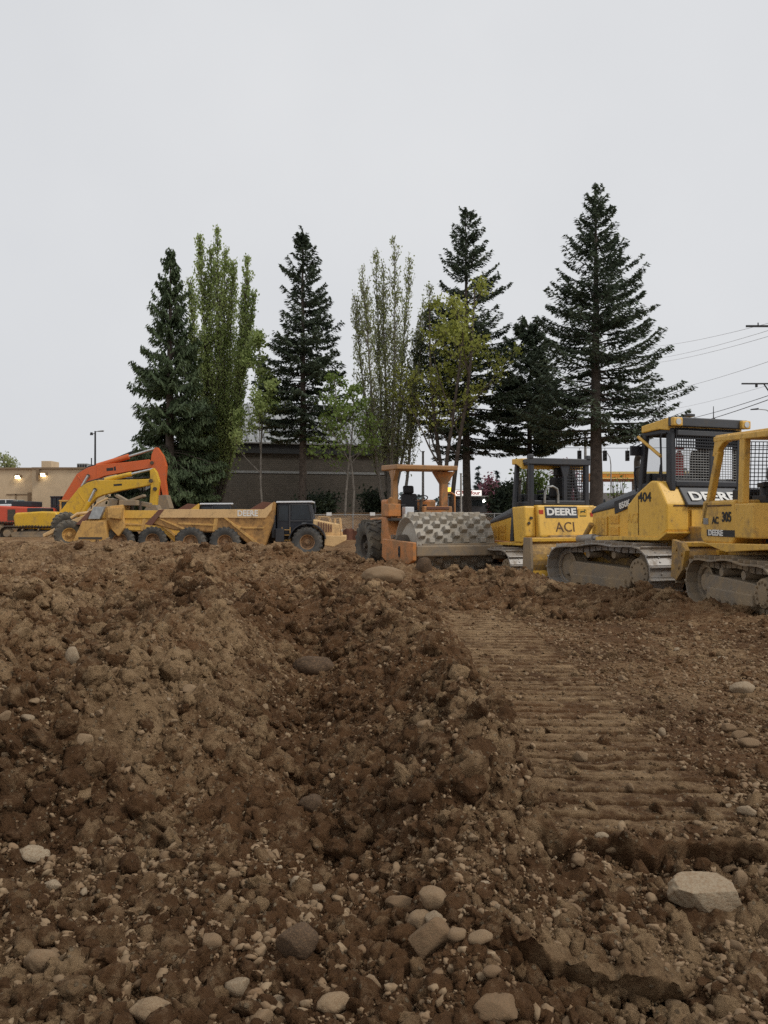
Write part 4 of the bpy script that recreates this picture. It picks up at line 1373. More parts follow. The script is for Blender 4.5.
# ------------------------------------------------------------------ padfoot roller
def roller(loc, rz):
    t = empty('padfoot_roller', loc, rz, 'orange padfoot soil compactor with a grey studded drum and flat tan canopy', 'compactor')
    O = M['roller_orange']
    dr = MB()
    R0 = 0.74
    n = 40
    dr.lathe_y((1.5, 0, R0 + 0.06), [(-1.05, R0 * 0.30), (-1.02, R0 * 0.62), (-0.93, R0 * 0.80), (-1.05, R0 * 0.97), (-1.05, R0), (1.05, R0), (1.05, R0 * 0.97), (0.93, R0 * 0.80), (1.02, R0 * 0.62), (1.05, R0 * 0.30)], n)
    drum = dr.build('drum', M['drum'], t, smooth=True)
    pd = MB()
    rows = 16
    for j in range(rows):
        for i in range(9):
            a = 2 * PI * (j + (0.5 if i % 2 else 0)) / rows
            y = -0.92 + 1.84 * i / 8
            d = Vector((math.cos(a), 0, math.sin(a)))
            tt = Vector((-math.sin(a), 0, math.cos(a)))
            c = Vector((1.5, y, R0 + 0.06))
            A = [c + d * (R0 - 0.01) + tt * (s1 * 0.085) + Vector((0, s2 * 0.095, 0)) for s1, s2 in ((-1, -1), (1, -1), (1, 1), (-1, 1))]
            B = [c + d * (R0 + 0.125) + tt * (s1 * 0.060) + Vector((0, s2 * 0.070, 0)) for s1, s2 in ((-1, -1), (1, -1), (1, 1), (-1, 1))]
            pd.loft(A, B)
    pd.build('drum_pads', M['drum'], drum, bevel=0.012, seg=1)
    q = MB()                                    # scraper bar in front of the drum
    q.box((2.44, 0, 0.86), (0.08, 2.0, 0.07))
    for i in range(10):
        q.box((2.42, -0.93 + 1.86 * i / 9, 0.78), (0.10, 0.11, 0.10))
    q.build('scraper', M['muddy_steel'], t, bevel=0.006)
    fr = MB()                                   # drum frame
    fr.box((2.52, 0, 0.72), (0.20, 2.43, 0.26))
    fr.build('front_beam', M['muddy_steel'], t, bevel=0.03)
    for s in (1, -1):
        fr = MB()
        fr.prism([(2.62, 0.50), (2.62, 0.93), (0.50, 0.97), (0.46, 0.50), (0.75, 0.40), (2.35, 0.40)], s * 1.22, s * 1.32)
        sf = fr.build('side_frame', O, t, bevel=0.02)
        q = MB()
        q.cyl((1.5, s * 1.05, 0.80), (1.5, s * 1.21, 0.80), 0.30, n=22)
        q.build('drum_motor', M['muddy_dark'], sf, smooth=True)
        q = MB()
        q.cyl((1.75, s * 1.31, 0.60), (1.75, s * 1.335, 0.60), 0.06, n=16)
        q.cyl((1.75, s * 1.31, 0.76), (1.75, s * 1.335, 0.76), 0.06, n=16)
        q.box((1.75, s * 1.322, 0.68), (0.12, 0.026, 0.17))
        q.build('slot', M['letter_black'], sf)
    q = MB()
    q.box((0.35, 0, 0.75), (0.5, 0.7, 0.5))
    q.box((-0.1, 0, 0.85), (0.6, 1.0, 0.4))
    q.build('hitch', M['muddy_dark'], t, bevel=0.02)
    # rear body
    q = MB()
    q.prism([(-0.10, 0.75), (-0.15, 1.52), (-1.0, 1.56), (-2.6, 1.50), (-2.75, 1.2), (-2.6, 0.7)], -0.62, 0.62)
    q.build('engine_body', O, t, bevel=0.05)
    q = MB()
    q.prism([(0.10, 0.80), (-0.10, 1.52), (-0.55, 1.52), (-0.62, 0.80)], -0.96, -0.63)
    q.build('side_wing', O, t, bevel=0.02)
    q = MB()
    q.prism([(0.10, 0.80), (-0.10, 1.52), (-0.55, 1.52), (-0.62, 0.80)], 0.63, 0.96)
    q.build('side_wing', O, t, bevel=0.02)
    q = MB()
    q.box((0.0, -0.86, 1.72), (0.42, 0.36, 0.34))
    bx = q.build('tool_box', O, t, bevel=0.02)
    q = MB()
    q.cyl((0.0, -0.86, 1.89), (0.0, -0.86, 2.04), 0.10, n=16)
    q.cyl((0.0, -0.86, 2.04), (0.0, -0.86, 2.08), 0.08, 0.05, 12)
    q.build('air_filter', M['roller_tan'], bx, smooth=True)
    q = MB()
    q.box((0.02, 0.42, 1.66), (0.30, 0.86, 0.34))
    cs = q.build('console', O, t, bevel=0.03)
    q = MB()
    q.box((0.18, 0.42, 1.78), (0.02, 0.66, 0.07))
    q.build('console_slot', M['rust'], cs, bevel=0.004)
    q = MB()
    q.box((0.18, 0.50, 1.58), (0.03, 0.34, 0.10))
    q.build('console_panel', M['galv'], cs, bevel=0.004)
    q = MB()
    q.box((0.02, -0.40, 1.66), (0.24, 0.26, 0.30))
    q.build('white_box', M['car_white'], t, bevel=0.015)
    seat(t, -0.40, -0.10, 1.66, 0.95, 1)
    q = MB()
    q.cyl((-0.02, -0.02, 1.5), (0.02, -0.02, 2.02), 0.045, n=10)
    sc = q.build('steering_column', M['muddy_dark'], t, smooth=True)
    q = MB()
    q.tube([(0.0 + 0.19 * math.cos(a) * 0.9, -0.02 + 0.19 * math.sin(a), 2.04 + 0.08 * math.cos(a)) for a in [2 * PI * i / 20 for i in range(21)]], 0.016, 6)
    q.build('steering_wheel', M['seat_black'], sc, smooth=True)
    q = MB()
    q.tube([(0.10, 0.95, 1.5), (0.10, 0.95, 2.15), (-0.15, 0.95, 2.22), (-0.75, 0.95, 2.22), (-0.80, 0.95, 1.5)], 0.025, 8)
    q.build('hand_rail', M['roller_orange'], t, smooth=True)
    q = MB()
    q.box((-0.95, 0, 1.78), (0.5, 1.5, 0.5))
    q.build('rear_cowl', O, t, bevel=0.06)
    q = MB()
    q.box((0.05, 0.0, 1.47), (0.5, 1.9, 0.07))
    q.build('platform', M['muddy_dark'], t, bevel=0.01)
    # canopy
    q = MB()
    q.prism([(0.38, 2.80), (0.38, 2.93), (-0.80, 2.97), (-0.80, 2.82)], -0.88, 0.92)
    cn = q.build('canopy', M['roller_tan'], t, bevel=0.025)
    q = MB()
    q.box((0.00, -0.79, 2.10), (0.16, 0.14, 1.42))
    q.prism([(-0.08, 2.5), (0.08, 2.5), (0.26, 2.80), (-0.3, 2.80)], -0.85, -0.73)
    q.build('canopy_post', M['roller_tan'], t, bevel=0.015)
    q = MB()
    q.box((-0.15, 0.72, 2.10), (0.16, 0.20, 1.40))
    q.loft([(-.07, .62, 2.45), (-.07, .82, 2.45), (-.23, .82, 2.45), (-.23, .62, 2.45)], [(.05, .45, 2.79), (.05, .99, 2.79), (-.35, .99, 2.79), (-.35, .45, 2.79)])
    q.build('canopy_post', M['roller_orange'], t, bevel=0.015)
    q = MB()
    for i in range(5):
        y = -0.95 + 0.05 * i
        q.tube([(0.2, y, 1.05), (0.5, y - 0.1, 0.98 + 0.03 * i), (0.9, y, 0.96 + 0.04 * i), (1.1, y + 0.05, 0.86)], 0.022, 6)
    q.build('hydraulic_hose', M['muddy_dark'], t, smooth=True)
    for s in (1, -1):
        wheel(t, (-1.5, s * 0.90, 0.72), 0.74, 0.56, M['tyre_grey'], M['muddy_dark'], lugs=18)
    q = MB()
    q.cyl((-1.5, -0.8, 0.72), (-1.5, 0.8, 0.72), 0.16, n=14)
    q.build('axle', M['muddy_dark'], t)
    return t


roller((1.02, 21.9, -0.06), R(-70))


# ------------------------------------------------------------------ articulated dump trucks
def dump_truck(loc, rz, label, worn):
    t = empty('dump_truck', loc, rz, label, 'dump truck', 'articulated dump trucks')
    T = M['truck_tan']
    for x in (2.75, -1.5, -3.28):
        for s in (-1, 1):
            wheel(t, (x, s * 1.13, 0.80), 0.80, 0.60, M['tyre'], M['truck_rim'], lugs=20)
    q = MB()
    q.box((-2.0, 0, 0.98), (4.6, 0.9, 0.34))
    q.box((2.75, 0, 0.98), (2.9, 0.9, 0.36))
    q.cyl((0.6, 0, 0.7), (0.6, 0, 1.2), 0.25, n=14)
    q.box((0.3, 0, 0.95), (1.4, 0.5, 0.25))
    for x in (2.75, -1.5, -3.28):
        q.cyl((x, -0.9, 0.80), (x, 0.9, 0.80), 0.16, n=12)
    q.build('chassis', M['muddy_dark'], t, bevel=0.02)
    # dump body
    sides = [(-5.25, 1.78), (-4.95, 2.46), (0.55, 2.46), (1.02, 2.90), (1.08, 2.86), (0.98, 1.9), (0.55, 0.62), (-0.15, 0.60), (-0.95, 1.30), (-4.1, 1.46)]
    b = MB()
    for s in (-1, 1):
        b.prism(sides, s * 1.36, s * 1.28)
    b.prism([(-5.3, 1.74), (-4.1, 1.40), (-0.95, 1.24), (-0.15, 0.56), (0.55, 0.58), (0.55, 0.66), (-0.1, 0.68), (-0.9, 1.34), (-4.1, 1.50), (-5.28, 1.84)], -1.275, 1.275)
    b.prism([(0.50, 0.64), (0.93, 1.9), (1.00, 2.88), (1.08, 2.86), (1.0, 1.88), (0.58, 0.62)], -1.275, 1.275)
    body = b.build('dump_body', M['old_yellow'] if worn else M['truck_body'], t, bevel=0.012)
    q = MB()
    q.prism([(0.98, 2.84), (0.55, 2.50), (-0.35, 2.44), (0.42, 2.90)], -1.26, 1.26)
    q.build('spill_guard', M['rust'], body, bevel=0.01)
    q = MB()
    for s in (-1, 1):
        q.prism([(-4.85, 2.06), (-4.92, 2.50), (0.50, 2.50), (0.98, 2.86), (0.90, 2.44), (0.62, 2.05)], s * 1.365, s * 1.43)
    q.build('top_rail', M['truck_cream'] if not worn else M['old_yellow'], body, bevel=0.012)
    for s in (-1, 1):                           # angled ribs of each side
        q = MB()
        q.prism([(-1.55, 2.05), (-1.38, 2.05), (0.42, 0.62), (0.22, 0.60)], s * 1.355, s * 1.45)
        q.prism([(-2.05, 2.05), (-1.85, 2.05), (-1.95, 1.36), (-2.15, 1.36)], s * 1.355, s * 1.40)
        q.prism([(-3.9, 1.72), (-3.9, 1.82), (-2.02, 1.74), (-2.02, 1.64)], s * 1.355, s * 1.405)
        q.prism([(-1.15, 1.74), (-1.0, 1.55), (-0.5, 1.50), (0.5, 1.50), (0.55, 1.58), (-0.6, 1.60)], s * 1.355, s * 1.41)
        q.prism([(-4.95, 2.02), (-4.8, 2.02), (-3.5, 1.50), (-3.7, 1.47)], s * 1.355, s * 1.41)
        q.build('body_rib', T, body, bevel=0.008)
    q = MB()                                    # flared tail
    q.loft([(-4.90, -1.44, 2.48), (-4.90, 1.44, 2.48), (-4.60, 1.44, 2.50), (-4.60, -1.44, 2.50)], [(-5.62, -1.46, 1.72), (-5.62, 1.46, 1.72), (-5.25, 1.46, 1.66), (-5.25, -1.46, 1.66)])
    q.build('tail_plate', M['rust'], body, bevel=0.012)
    lettering('DEERE', 0.42, M['white'], body, Vector((-0.33, -1.436, 2.28)), 'right', width=1.05, bold=0.03)
    # cab
    c = MB()
    c.prism([(1.10, 1.18), (1.10, 2.75), (1.30, 2.86), (2.85, 2.86), (3.02, 2.0), (3.02, 1.18)], -0.82, 0.82)
    cab = c.build('cab', M['cab_navy'], t, bevel=0.04)
    q = MB()
    q.prism([(1.06, 2.84), (1.10, 2.93), (2.98, 2.95), (3.00, 2.86)], -0.90, 0.90)
    q.build('cab_roof', M['car_white'], cab, bevel=0.02)
    for s in (-1, 1):
        for pane in ([(1.88, 1.96), (1.88, 2.74), (2.74, 2.74), (2.90, 1.96)], [(1.20, 1.90), (1.24, 2.70), (1.70, 2.70), (1.70, 1.90)]):
            q = MB()
            q.prism(pane, s * 0.826, s * 0.836)
            q.build('side_window', M['dark_glass'], cab)
    for s in (-1, 1):
        q = MB()
        q.box((1.79, s * 0.842, 2.05), (0.07, 0.03, 1.4))
        q.box((2.40, s * 0.842, 1.90), (1.16, 0.03, 0.07))
        q.box((2.34, s * 0.842, 2.77), (1.04, 0.03, 0.06))
        q.prism([(2.76, 2.76), (2.83, 2.76), (3.0, 1.92), (2.93, 1.92)], s * 0.827, s * 0.857)
        q.build('door_frame', M['grey_paint'], cab, bevel=0.006)
    q = MB()
    q.box((2.55, -0.845, 1.72), (0.24, 0.012, 0.16))
    q.build('decal', M['galv'], cab)
    q = MB()
    q.box((1.3, -0.95, 1.15), (0.45, 0.5, 0.7))
    q.box((0.95, -0.6, 1.6), (0.2, 0.8, 1.2))
    q.build('side_locker', M['black_paint'], t, bevel=0.03)
    for s in (-1, 1):
        q = MB()
        n = 12
        R1, R2 = 0.93, 0.99
        P = [(2.75 + R1 * math.cos(a), 0.80 + R1 * math.sin(a)) for a in [R(10 + 160 * i / n) for i in range(n + 1)]]
        P2 = [(2.75 + R2 * math.cos(a), 0.80 + R2 * math.sin(a)) for a in [R(10 + 160 * i / n) for i in range(n + 1)]]
        q.prism(P2 + P[::-1], s * 0.80, s * 1.46)
        q.build('mudguard', M['black_paint'], t, bevel=0.01)
    # hood and bumper
    q = MB()
    q.loft([(3.00, -0.85, 1.15), (3.00, 0.85, 1.15), (3.00, 0.85, 1.98), (3.00, -0.85, 1.98)][::-1], [(4.48, -0.80, 1.10), (4.48, 0.80, 1.10), (4.38, 0.80, 1.72), (4.38, -0.80, 1.72)][::-1])
    hd = q.build('hood', M['truck_cream'], t, bevel=0.05)
    q = MB()
    for s in (-1, 1):
        for i in range(6):
            x = 3.28 + i * 0.13
            q.prism([(x, 1.32), (x, 1.86 - 0.03 * i), (x + 0.06, 1.85 - 0.03 * i), (x + 0.06, 1.32)], s * 0.835, s * 0.872)
    q.build('hood_vent', M['rust'], hd)
    q = MB()
    q.prism([(3.62, 0.62), (3.66, 1.14), (4.72, 1.12), (4.72, 0.86), (4.1, 0.55)], -1.22, 1.22)
    q.build('bumper', M['truck_cream'], t, bevel=0.03)
    q = MB()
    for s in (-1, 1):
        q.tube([(3.25, s * 0.75, 1.95), (3.30, s * 0.75, 2.12), (3.80, s * 0.75, 2.10), (3.88, s * 0.75, 1.85)], 0.025, 8)
        q.tube([(4.15, s * 0.78, 1.10), (4.12, s * 0.78, 2.02), (4.40, s * 0.78, 2.04), (4.50, s * 0.78, 1.10)], 0.028, 8)
        q.tube([(4.14, s * 0.78, 1.70), (4.44, s * 0.78, 1.70)], 0.022, 8)
    q.build('hand_rail', M['truck_cream'], hd, smooth=True)
    for s in (-1, 1):
        q = MB()
        for i in range(4):
            q.box((1.62, s * 1.02, 0.62 + 0.27 * i), (0.42, 0.12, 0.035))
        for dx in (-0.21, 0.21):
            q.box((1.62 + dx, s * 1.06, 1.05), (0.035, 0.035, 1.05))
        q.build('ladder', M['truck_tan'], t, bevel=0.006)
        q = MB()
        q.cyl((-0.35, s * 1.0, 0.95), (-1.5, s * 1.05, 1.62), 0.09, n=12)
        lc = q.build('lift_cylinder', M['truck_tan'], t, smooth=True)
        q = MB()
        q.cyl((0.25, s * 0.97, 0.60), (-0.35, s * 1.0, 0.95), 0.055, n=10)
        q.build('piston_rod', M['silver'], lc, smooth=True)
        q = MB()
        q.box((4.47, s * 0.60, 1.36), (0.06, 0.26, 0.15))
        q.build('headlight', M['silver'], hd, bevel=0.02)
    q = MB()
    for i in range(4):
        q.tube([(1.0, -0.5 + 0.12 * i, 1.6), (0.85, -0.55 + 0.12 * i, 1.0), (0.5, -0.45 + 0.1 * i, 0.8), (0.1, -0.4 + 0.1 * i, 0.95)], 0.03, 6)
    q.build('hydraulic_hose', M['wire'], t, smooth=True)
    q = MB()
    q.tube([(2.90, -0.86, 2.75), (3.12, -1.10, 2.80), (3.14, -1.12, 2.4)], 0.022, 6)
    q.box((3.14, -1.14, 2.5), (0.06, 0.24, 0.40))
    q.build('mirror', M['black_paint'], cab, bevel=0.01)
    return t


dump_truck((-6.75, 43.0, -0.60), R(1), 'tan dump truck with black cab facing right and white letters on its body rail', False)
dump_truck((-11.9, 47.2, -0.62), R(11), 'tan dump truck half hidden behind the lettered truck, only its tail and rear wheels showing', True)


# ------------------------------------------------------------------ mud caked wheeled earthmover between excavator and trucks
def earthmover(Yd):
    k = F / Yd
    z_g = -0.45
    X = lambda px: (px - 384) / k
    Z = lambda py: EYE + (HZ - py) / k - z_g
    x0 = X(80)
    t = empty('earthmover', (x0, Yd, z_g), 0, 'tan wheeled earthmover with two big grey tyres and pale drawbar beside the yellow excavator', 'earthmover')
    P = lambda px, py: (X(px) - x0, Z(py))
    for (px, py, yy, st, le) in ((76, 534, -1.0, 0.45, 0.10), (57, 526, 1.3, 0.55, 0.22)):
        a = P(px, py)
        wheel(t, (a[0], yy, a[1]), 0.80, 0.52, M['tyre_grey'], M['truck_tan'], steer=st, lean=le, lugs=18)
    q = MB()
    q.cyl((*P(76, 534)[:1], -1.0, P(76, 534)[1]), (P(57, 526)[0], 1.3, P(57, 526)[1]), 0.16, n=12)
    q.build('axle', M['muddy_dark'], t)
    q = MB()
    q.prism([P(49, 534), P(50, 537), P(72, 528), P(100, 516), P(100, 511), P(70, 523)], -0.9, -0.55)
    q.build('drawbar', M['truck_cream'], t, bevel=0.03)
    q = MB()
    q.prism([P(82, 544), P(85, 536), P(92, 521), P(114, 522), P(116, 540), P(112, 545)], -1.5, -1.35)
    q.prism([P(82, 544), P(85, 536), P(92, 521), P(114, 522), P(116, 540), P(112, 545)], 1.0, 1.15)
    q.box((P(104, 530)[0], -0.17, P(104, 530)[1]), (1.2, 2.3, 1.1))
    bw = q.build('bowl', M['truck_tan'], t, bevel=0.02)
    q = MB()
    q.box((P(100, 537)[0], -1.51, P(100, 537.5)[1]), (1.3, 0.02, 0.12))
    q.build('slot', M['muddy_dark'], bw)
    q = MB()
    q.loft([(P(97, 519)[0], -1.4, P(97, 519)[1]), (P(108, 519)[0], -1.4, P(108, 519)[1]), (P(108, 519)[0], 1.0, P(108, 519)[1]), (P(97, 519)[0], 1.0, P(97, 519)[1])],
           [(P(101, 507)[0], -1.2, P(101, 507)[1]), (P(112, 507)[0], -1.2, P(112, 507)[1]), (P(112, 507)[0], 0.8, P(112, 507)[1]), (P(101, 507)[0], 0.8, P(101, 507)[1])])
    q.build('apron', M['galv'], t, bevel=0.02)
    q = MB()
    q.prism([P(110, 507), P(112, 520), P(118, 530), P(124, 536), P(130, 528), P(128, 505)], -1.0, 0.9)
    q.prism([P(116, 508), P(116, 518), P(128, 519), P(130, 508)], -1.4, -1.0)
    q.build('body', M['truck_tan'], t, bevel=0.03)
    q = MB()
    q.tube([(*P(88, 512)[:1], 0.3, P(88, 512)[1]), (P(96, 503)[0], 0.3, P(96, 503)[1]), (P(106, 498)[0], 0.3, P(106, 498)[1])], 0.06, 8)
    q.tube([(P(74, 518)[0], -0.4, P(74, 518)[1]), (P(80, 514)[0], -0.4, P(80, 514)[1]), (P(98, 512)[0], -0.4, P(98, 512)[1])], 0.09, 8)
    q.build('steering_arm', M['truck_cream'], t, smooth=True)
    q = MB()
    for (px, py, yy, w, h_, a) in ((124, 500, 0.2, 1.1, 0.16, 0.5), (135, 499, 0.0, 1.2, 0.14, -0.35), (132, 503, -0.5, 1.0, 0.30, 0.0), (112, 503, 0.4, 0.5, 0.5, 0.2), (143, 504, 0.2, 0.8, 0.25, 0.2)):
        a_ = P(px, py)
        q.box((a_[0], yy, a_[1]), (w, 0.5, h_), Matrix.Rotation(a, 3, 'Y'))
    q.build('bent_guard', M['muddy_steel'], t, bevel=0.02)
    q = MB()
    for (px, py) in ((118, 512), (132, 508), (140, 508)):
        a_ = P(px, py)
        q.cyl((a_[0], 0, a_[1] - 1.0), (a_[0], 0, a_[1] + 0.4), 0.12, n=8)
    q.build('frame_post', M['muddy_dark'], t)
    return t


earthmover(46.0)


# ------------------------------------------------------------------ excavators
def excavator(Yd, z_g, label, paint_m, body_m, spec, depth_mid=0.0):
    k = F / Yd
    X = lambda px: (px - 384) / k
    x0 = X(spec['origin'])
    t = empty('excavator', (x0, Yd, z_g), 0, label, 'excavator', 'excavators')
    P = lambda px, py: (X(px) - x0, EYE + (HZ - py) / k - z_g)
    path = oval(1.55, 0.50, 0.45, -1.55, 0.50, 0.45, ztop=0.97, sag=0.04)
    for s in (1, -1):
        track(t, path, s * 1.25, 0.60, 0.20, M['muddy_dark'], M['muddy_steel'], (1.55, 0.5, 0.45, -1.55, 0.5, 0.45))
    q = MB()
    q.box((0, 0, 0.75), (1.8, 2.0, 0.5))
    q.cyl((0, 0, 0.9), (0, 0, 1.15), 0.75, n=24)
    q.build('undercarriage', M['muddy_dark'], t, bevel=0.02)
    b = [P(*p) for p in spec['body']]
    q = MB()
    q.prism(b, -1.35, 1.35)
    bo = q.build('house', body_m, t, bevel=0.12, seg=3)
    q = MB()
    zb = min(p[1] for p in b)
    xb0, xb1 = min(p[0] for p in b), max(p[0] for p in b)
    q.box(((xb0 + xb1) / 2 + 0.3, 0, zb - 0.08), (xb1 - xb0 - 0.5, 2.5, 0.18))
    q.build('deck', M['muddy_dark'], bo)
    q = MB()
    for (x_, z_, w_, h_) in spec.get('grilles', ()):
        a = P(x_, z_)
        q.box((a[0], -1.36, a[1]), (w_, 0.03, h_))
    if q.v:
        q.build('side_grille', M['muddy_dark'], bo)
    q = MB()
    for (px0, py0, px1, py1) in spec.get('top', ()):
        a, c = P(px0, py0), P(px1, py1)
        q.box(((a[0] + c[0]) / 2, 0, (a[1] + c[1]) / 2), (abs(c[0] - a[0]), 1.9, abs(c[1] - a[1])))
    if q.v:
        q.build('engine_cover', M['black_paint'], bo, bevel=0.06)
    # cab frame on the far side
    a0, a1 = P(*spec['cab'][0]), P(*spec['cab'][1])
    q = MB()
    w = 0.055
    for yy in (0.35, 1.25):
        for x_ in (a0[0], (a0[0] + a1[0]) / 2, a1[0]):
            q.box((x_, yy, (a0[1] + a1[1]) / 2), (2 * w, 2 * w, abs(a1[1] - a0[1])))
        q.box(((a0[0] + a1[0]) / 2, yy, max(a0[1], a1[1])), (a1[0] - a0[0] + 0.12, 2 * w, 2 * w))
        q.box(((a0[0] + a1[0]) / 2, yy, (a0[1] + a1[1]) / 2 - 0.2), (a1[0] - a0[0], 0.05, 0.06))
    q.box(((a0[0] + a1[0]) / 2, 0.8, max(a0[1], a1[1]) + 0.03), (a1[0] - a0[0] + 0.2, 1.05, 0.09))
    q.box(((a0[0] + a1[0]) / 2, 0.8, min(a0[1], a1[1]) - 0.1), (a1[0] - a0[0] + 0.1, 1.0, 0.35))
    cb = q.build('cab', spec['cab_mat'], t, bevel=0.02)
    q = MB()
    q.box(((a0[0] + a1[0]) / 2, 0.8, (a0[1] + a1[1]) / 2), (a1[0] - a0[0] - 0.1, 0.86, abs(a1[1] - a0[1]) - 0.1))
    q.build('cab_window', M['dark_glass'], cb)
    q = MB()
    q.prism([P(*p) for p in spec['boom']], -0.26, 0.26)
    bm = q.build('boom', paint_m, t, bevel=0.03)
    q = MB()
    q.prism([P(*p) for p in spec['stick']], -0.22, 0.22)
    st = q.build('stick', paint_m, t, bevel=0.03)
    for (pa, pb, r0, r1, yy) in spec['rams']:
        a, c = Vector((P(*pa)[0], yy, P(*pa)[1])), Vector((P(*pb)[0], yy, P(*pb)[1]))
        m = a + (c - a) * 0.55
        q = MB()
        q.cyl(a, m, r0, n=12)
        ram = q.build('hydraulic_ram', paint_m, t, smooth=True)
        q = MB()
        q.cyl(m, c, r1, n=10)
        q.build('piston_rod', M['silver'], ram, smooth=True)
    for (px, py, w_, h_, ang) in spec['decals']:
        a = P(px, py)
        q = MB()
        q.box((a[0], -0.263, a[1]), (w_, 0.008, h_), Matrix.Rotation(ang, 3, 'Y'))
        q.build('decal', M['letter_black'], bm)
    q = MB()
    for (pa, pb) in spec['seams']:
        a, c_ = P(*pa), P(*pb)
        q.tube([(a[0], -0.262, a[1]), (c_[0], -0.262, c_[1])], 0.022, 6)
    q.build('weld_seam', paint_m, bm, smooth=True)
    for pp in spec['pins']:
        a = P(*pp)
        q = MB()
        q.cyl((a[0], -0.34, a[1]), (a[0], 0.34, a[1]), 0.13, n=12)
        q.build('pin', M['muddy_dark'], bm, smooth=True)
    q = MB()
    for hose in spec['hoses']:
        q.tube([(P(*p)[0], 0.10, P(*p)[1]) for p in hose], 0.045, 6)
    q.build('hydraulic_hose', M['wire'], bm, smooth=True)
    bk = MB()
    pts = [P(*p) for p in spec['bucket']]
    bk.prism(pts, -0.55, 0.55)
    bk.build('bucket', M['muddy_steel'], t, bevel=0.02)
    return t, P


exc, Pe = excavator(54.0, -0.05, 'yellow excavator parked in front with its lower boom reaching right', M['exc_yellow'], M['exc_yellow'], dict(
    origin=40,
    body=[(22, 517), (24, 513), (50, 511.5), (64, 512), (68, 520), (68, 530), (24, 528)],
    grilles=[(40, 530, 0.4, 0.15)],
    top=[(33, 508, 48, 512.5)],
    cab=[(58.5, 513), (72.5, 501)], cab_mat=M['truck_tan'],
    boom=[(64, 517), (61, 512), (80, 488), (88, 483), (96, 480.5), (140, 479.5), (152, 479), (153, 484), (147, 486), (120, 491), (104, 495), (97, 498), (84, 512), (76, 519)],
    stick=[(150.5, 470), (154, 468), (157, 472), (160, 482), (158, 493), (157, 507), (150, 507), (151.5, 488)],
    rams=[((84, 516), (97, 490), 0.16, 0.09, -0.40), ((105, 480), (153, 469), 0.15, 0.08, 0.0)],
    decals=[(119, 485, 0.55, 0.13, -0.08)], seams=[((97, 482), (97, 497)), ((80, 493), (89, 506))],
    pins=[(96.5, 490), (152, 481), (66, 514), (156, 489)],
    hoses=[[(66, 507), (80, 487), (88, 481.5), (97, 479), (130, 478.5), (148, 477), (153, 484), (156, 492), (155, 499)]],
    bucket=[(150, 505), (158, 505), (162, 514), (156, 522), (147, 522), (144, 514)]))
exo, Po = excavator(59.0, 0.2, 'orange excavator behind, with its higher boom and stick and a red body', M['exc_orange'], M['exc_red'], dict(
    origin=30,
    body=[(2, 524), (3, 508), (8, 506), (54, 508), (58, 516), (58, 525)],
    grilles=[(20, 515, 0.55, 0.8)],
    top=[(17, 501.5, 37, 507)],
    cab=[(49.5, 508), (58, 497)], cab_mat=M['black_paint'],
    boom=[(60, 506), (64, 497), (78, 474), (88, 468), (98, 465), (130, 462), (150, 459.5), (153, 463), (152, 468), (128, 472), (106, 476), (96, 480), (88, 488), (76, 504), (68, 508)],
    stick=[(152, 455), (155, 448), (158, 447.5), (164, 456), (167, 466), (166, 480), (168, 496), (164, 498), (161, 486), (160, 498), (157, 498), (155, 478), (151, 466)],
    rams=[((76, 500), (90, 476), 0.17, 0.10, -0.40), ((97, 466), (155, 448.5), 0.20, 0.09, 0.0)],
    decals=[(111, 469.5, 0.5, 0.22, -0.1), (116, 468.8, 0.14, 0.3, -0.1)], seams=[((98, 466), (98, 479)), ((79, 476), (87, 487))],
    pins=[(89.5, 476), (153, 463), (64, 502)],
    hoses=[[(62, 500), (78, 473), (88, 466.5), (98, 464), (110, 461), (124, 458)]],
    bucket=[(156, 496), (168, 495), (172, 508), (166, 518), (154, 518), (150, 508)]))


# ------------------------------------------------------------------ buildings
def wx(px, Y):
    return (px - 384) / F * Y


def wz(py, Y):
    return EYE + (HZ - py) / F * Y


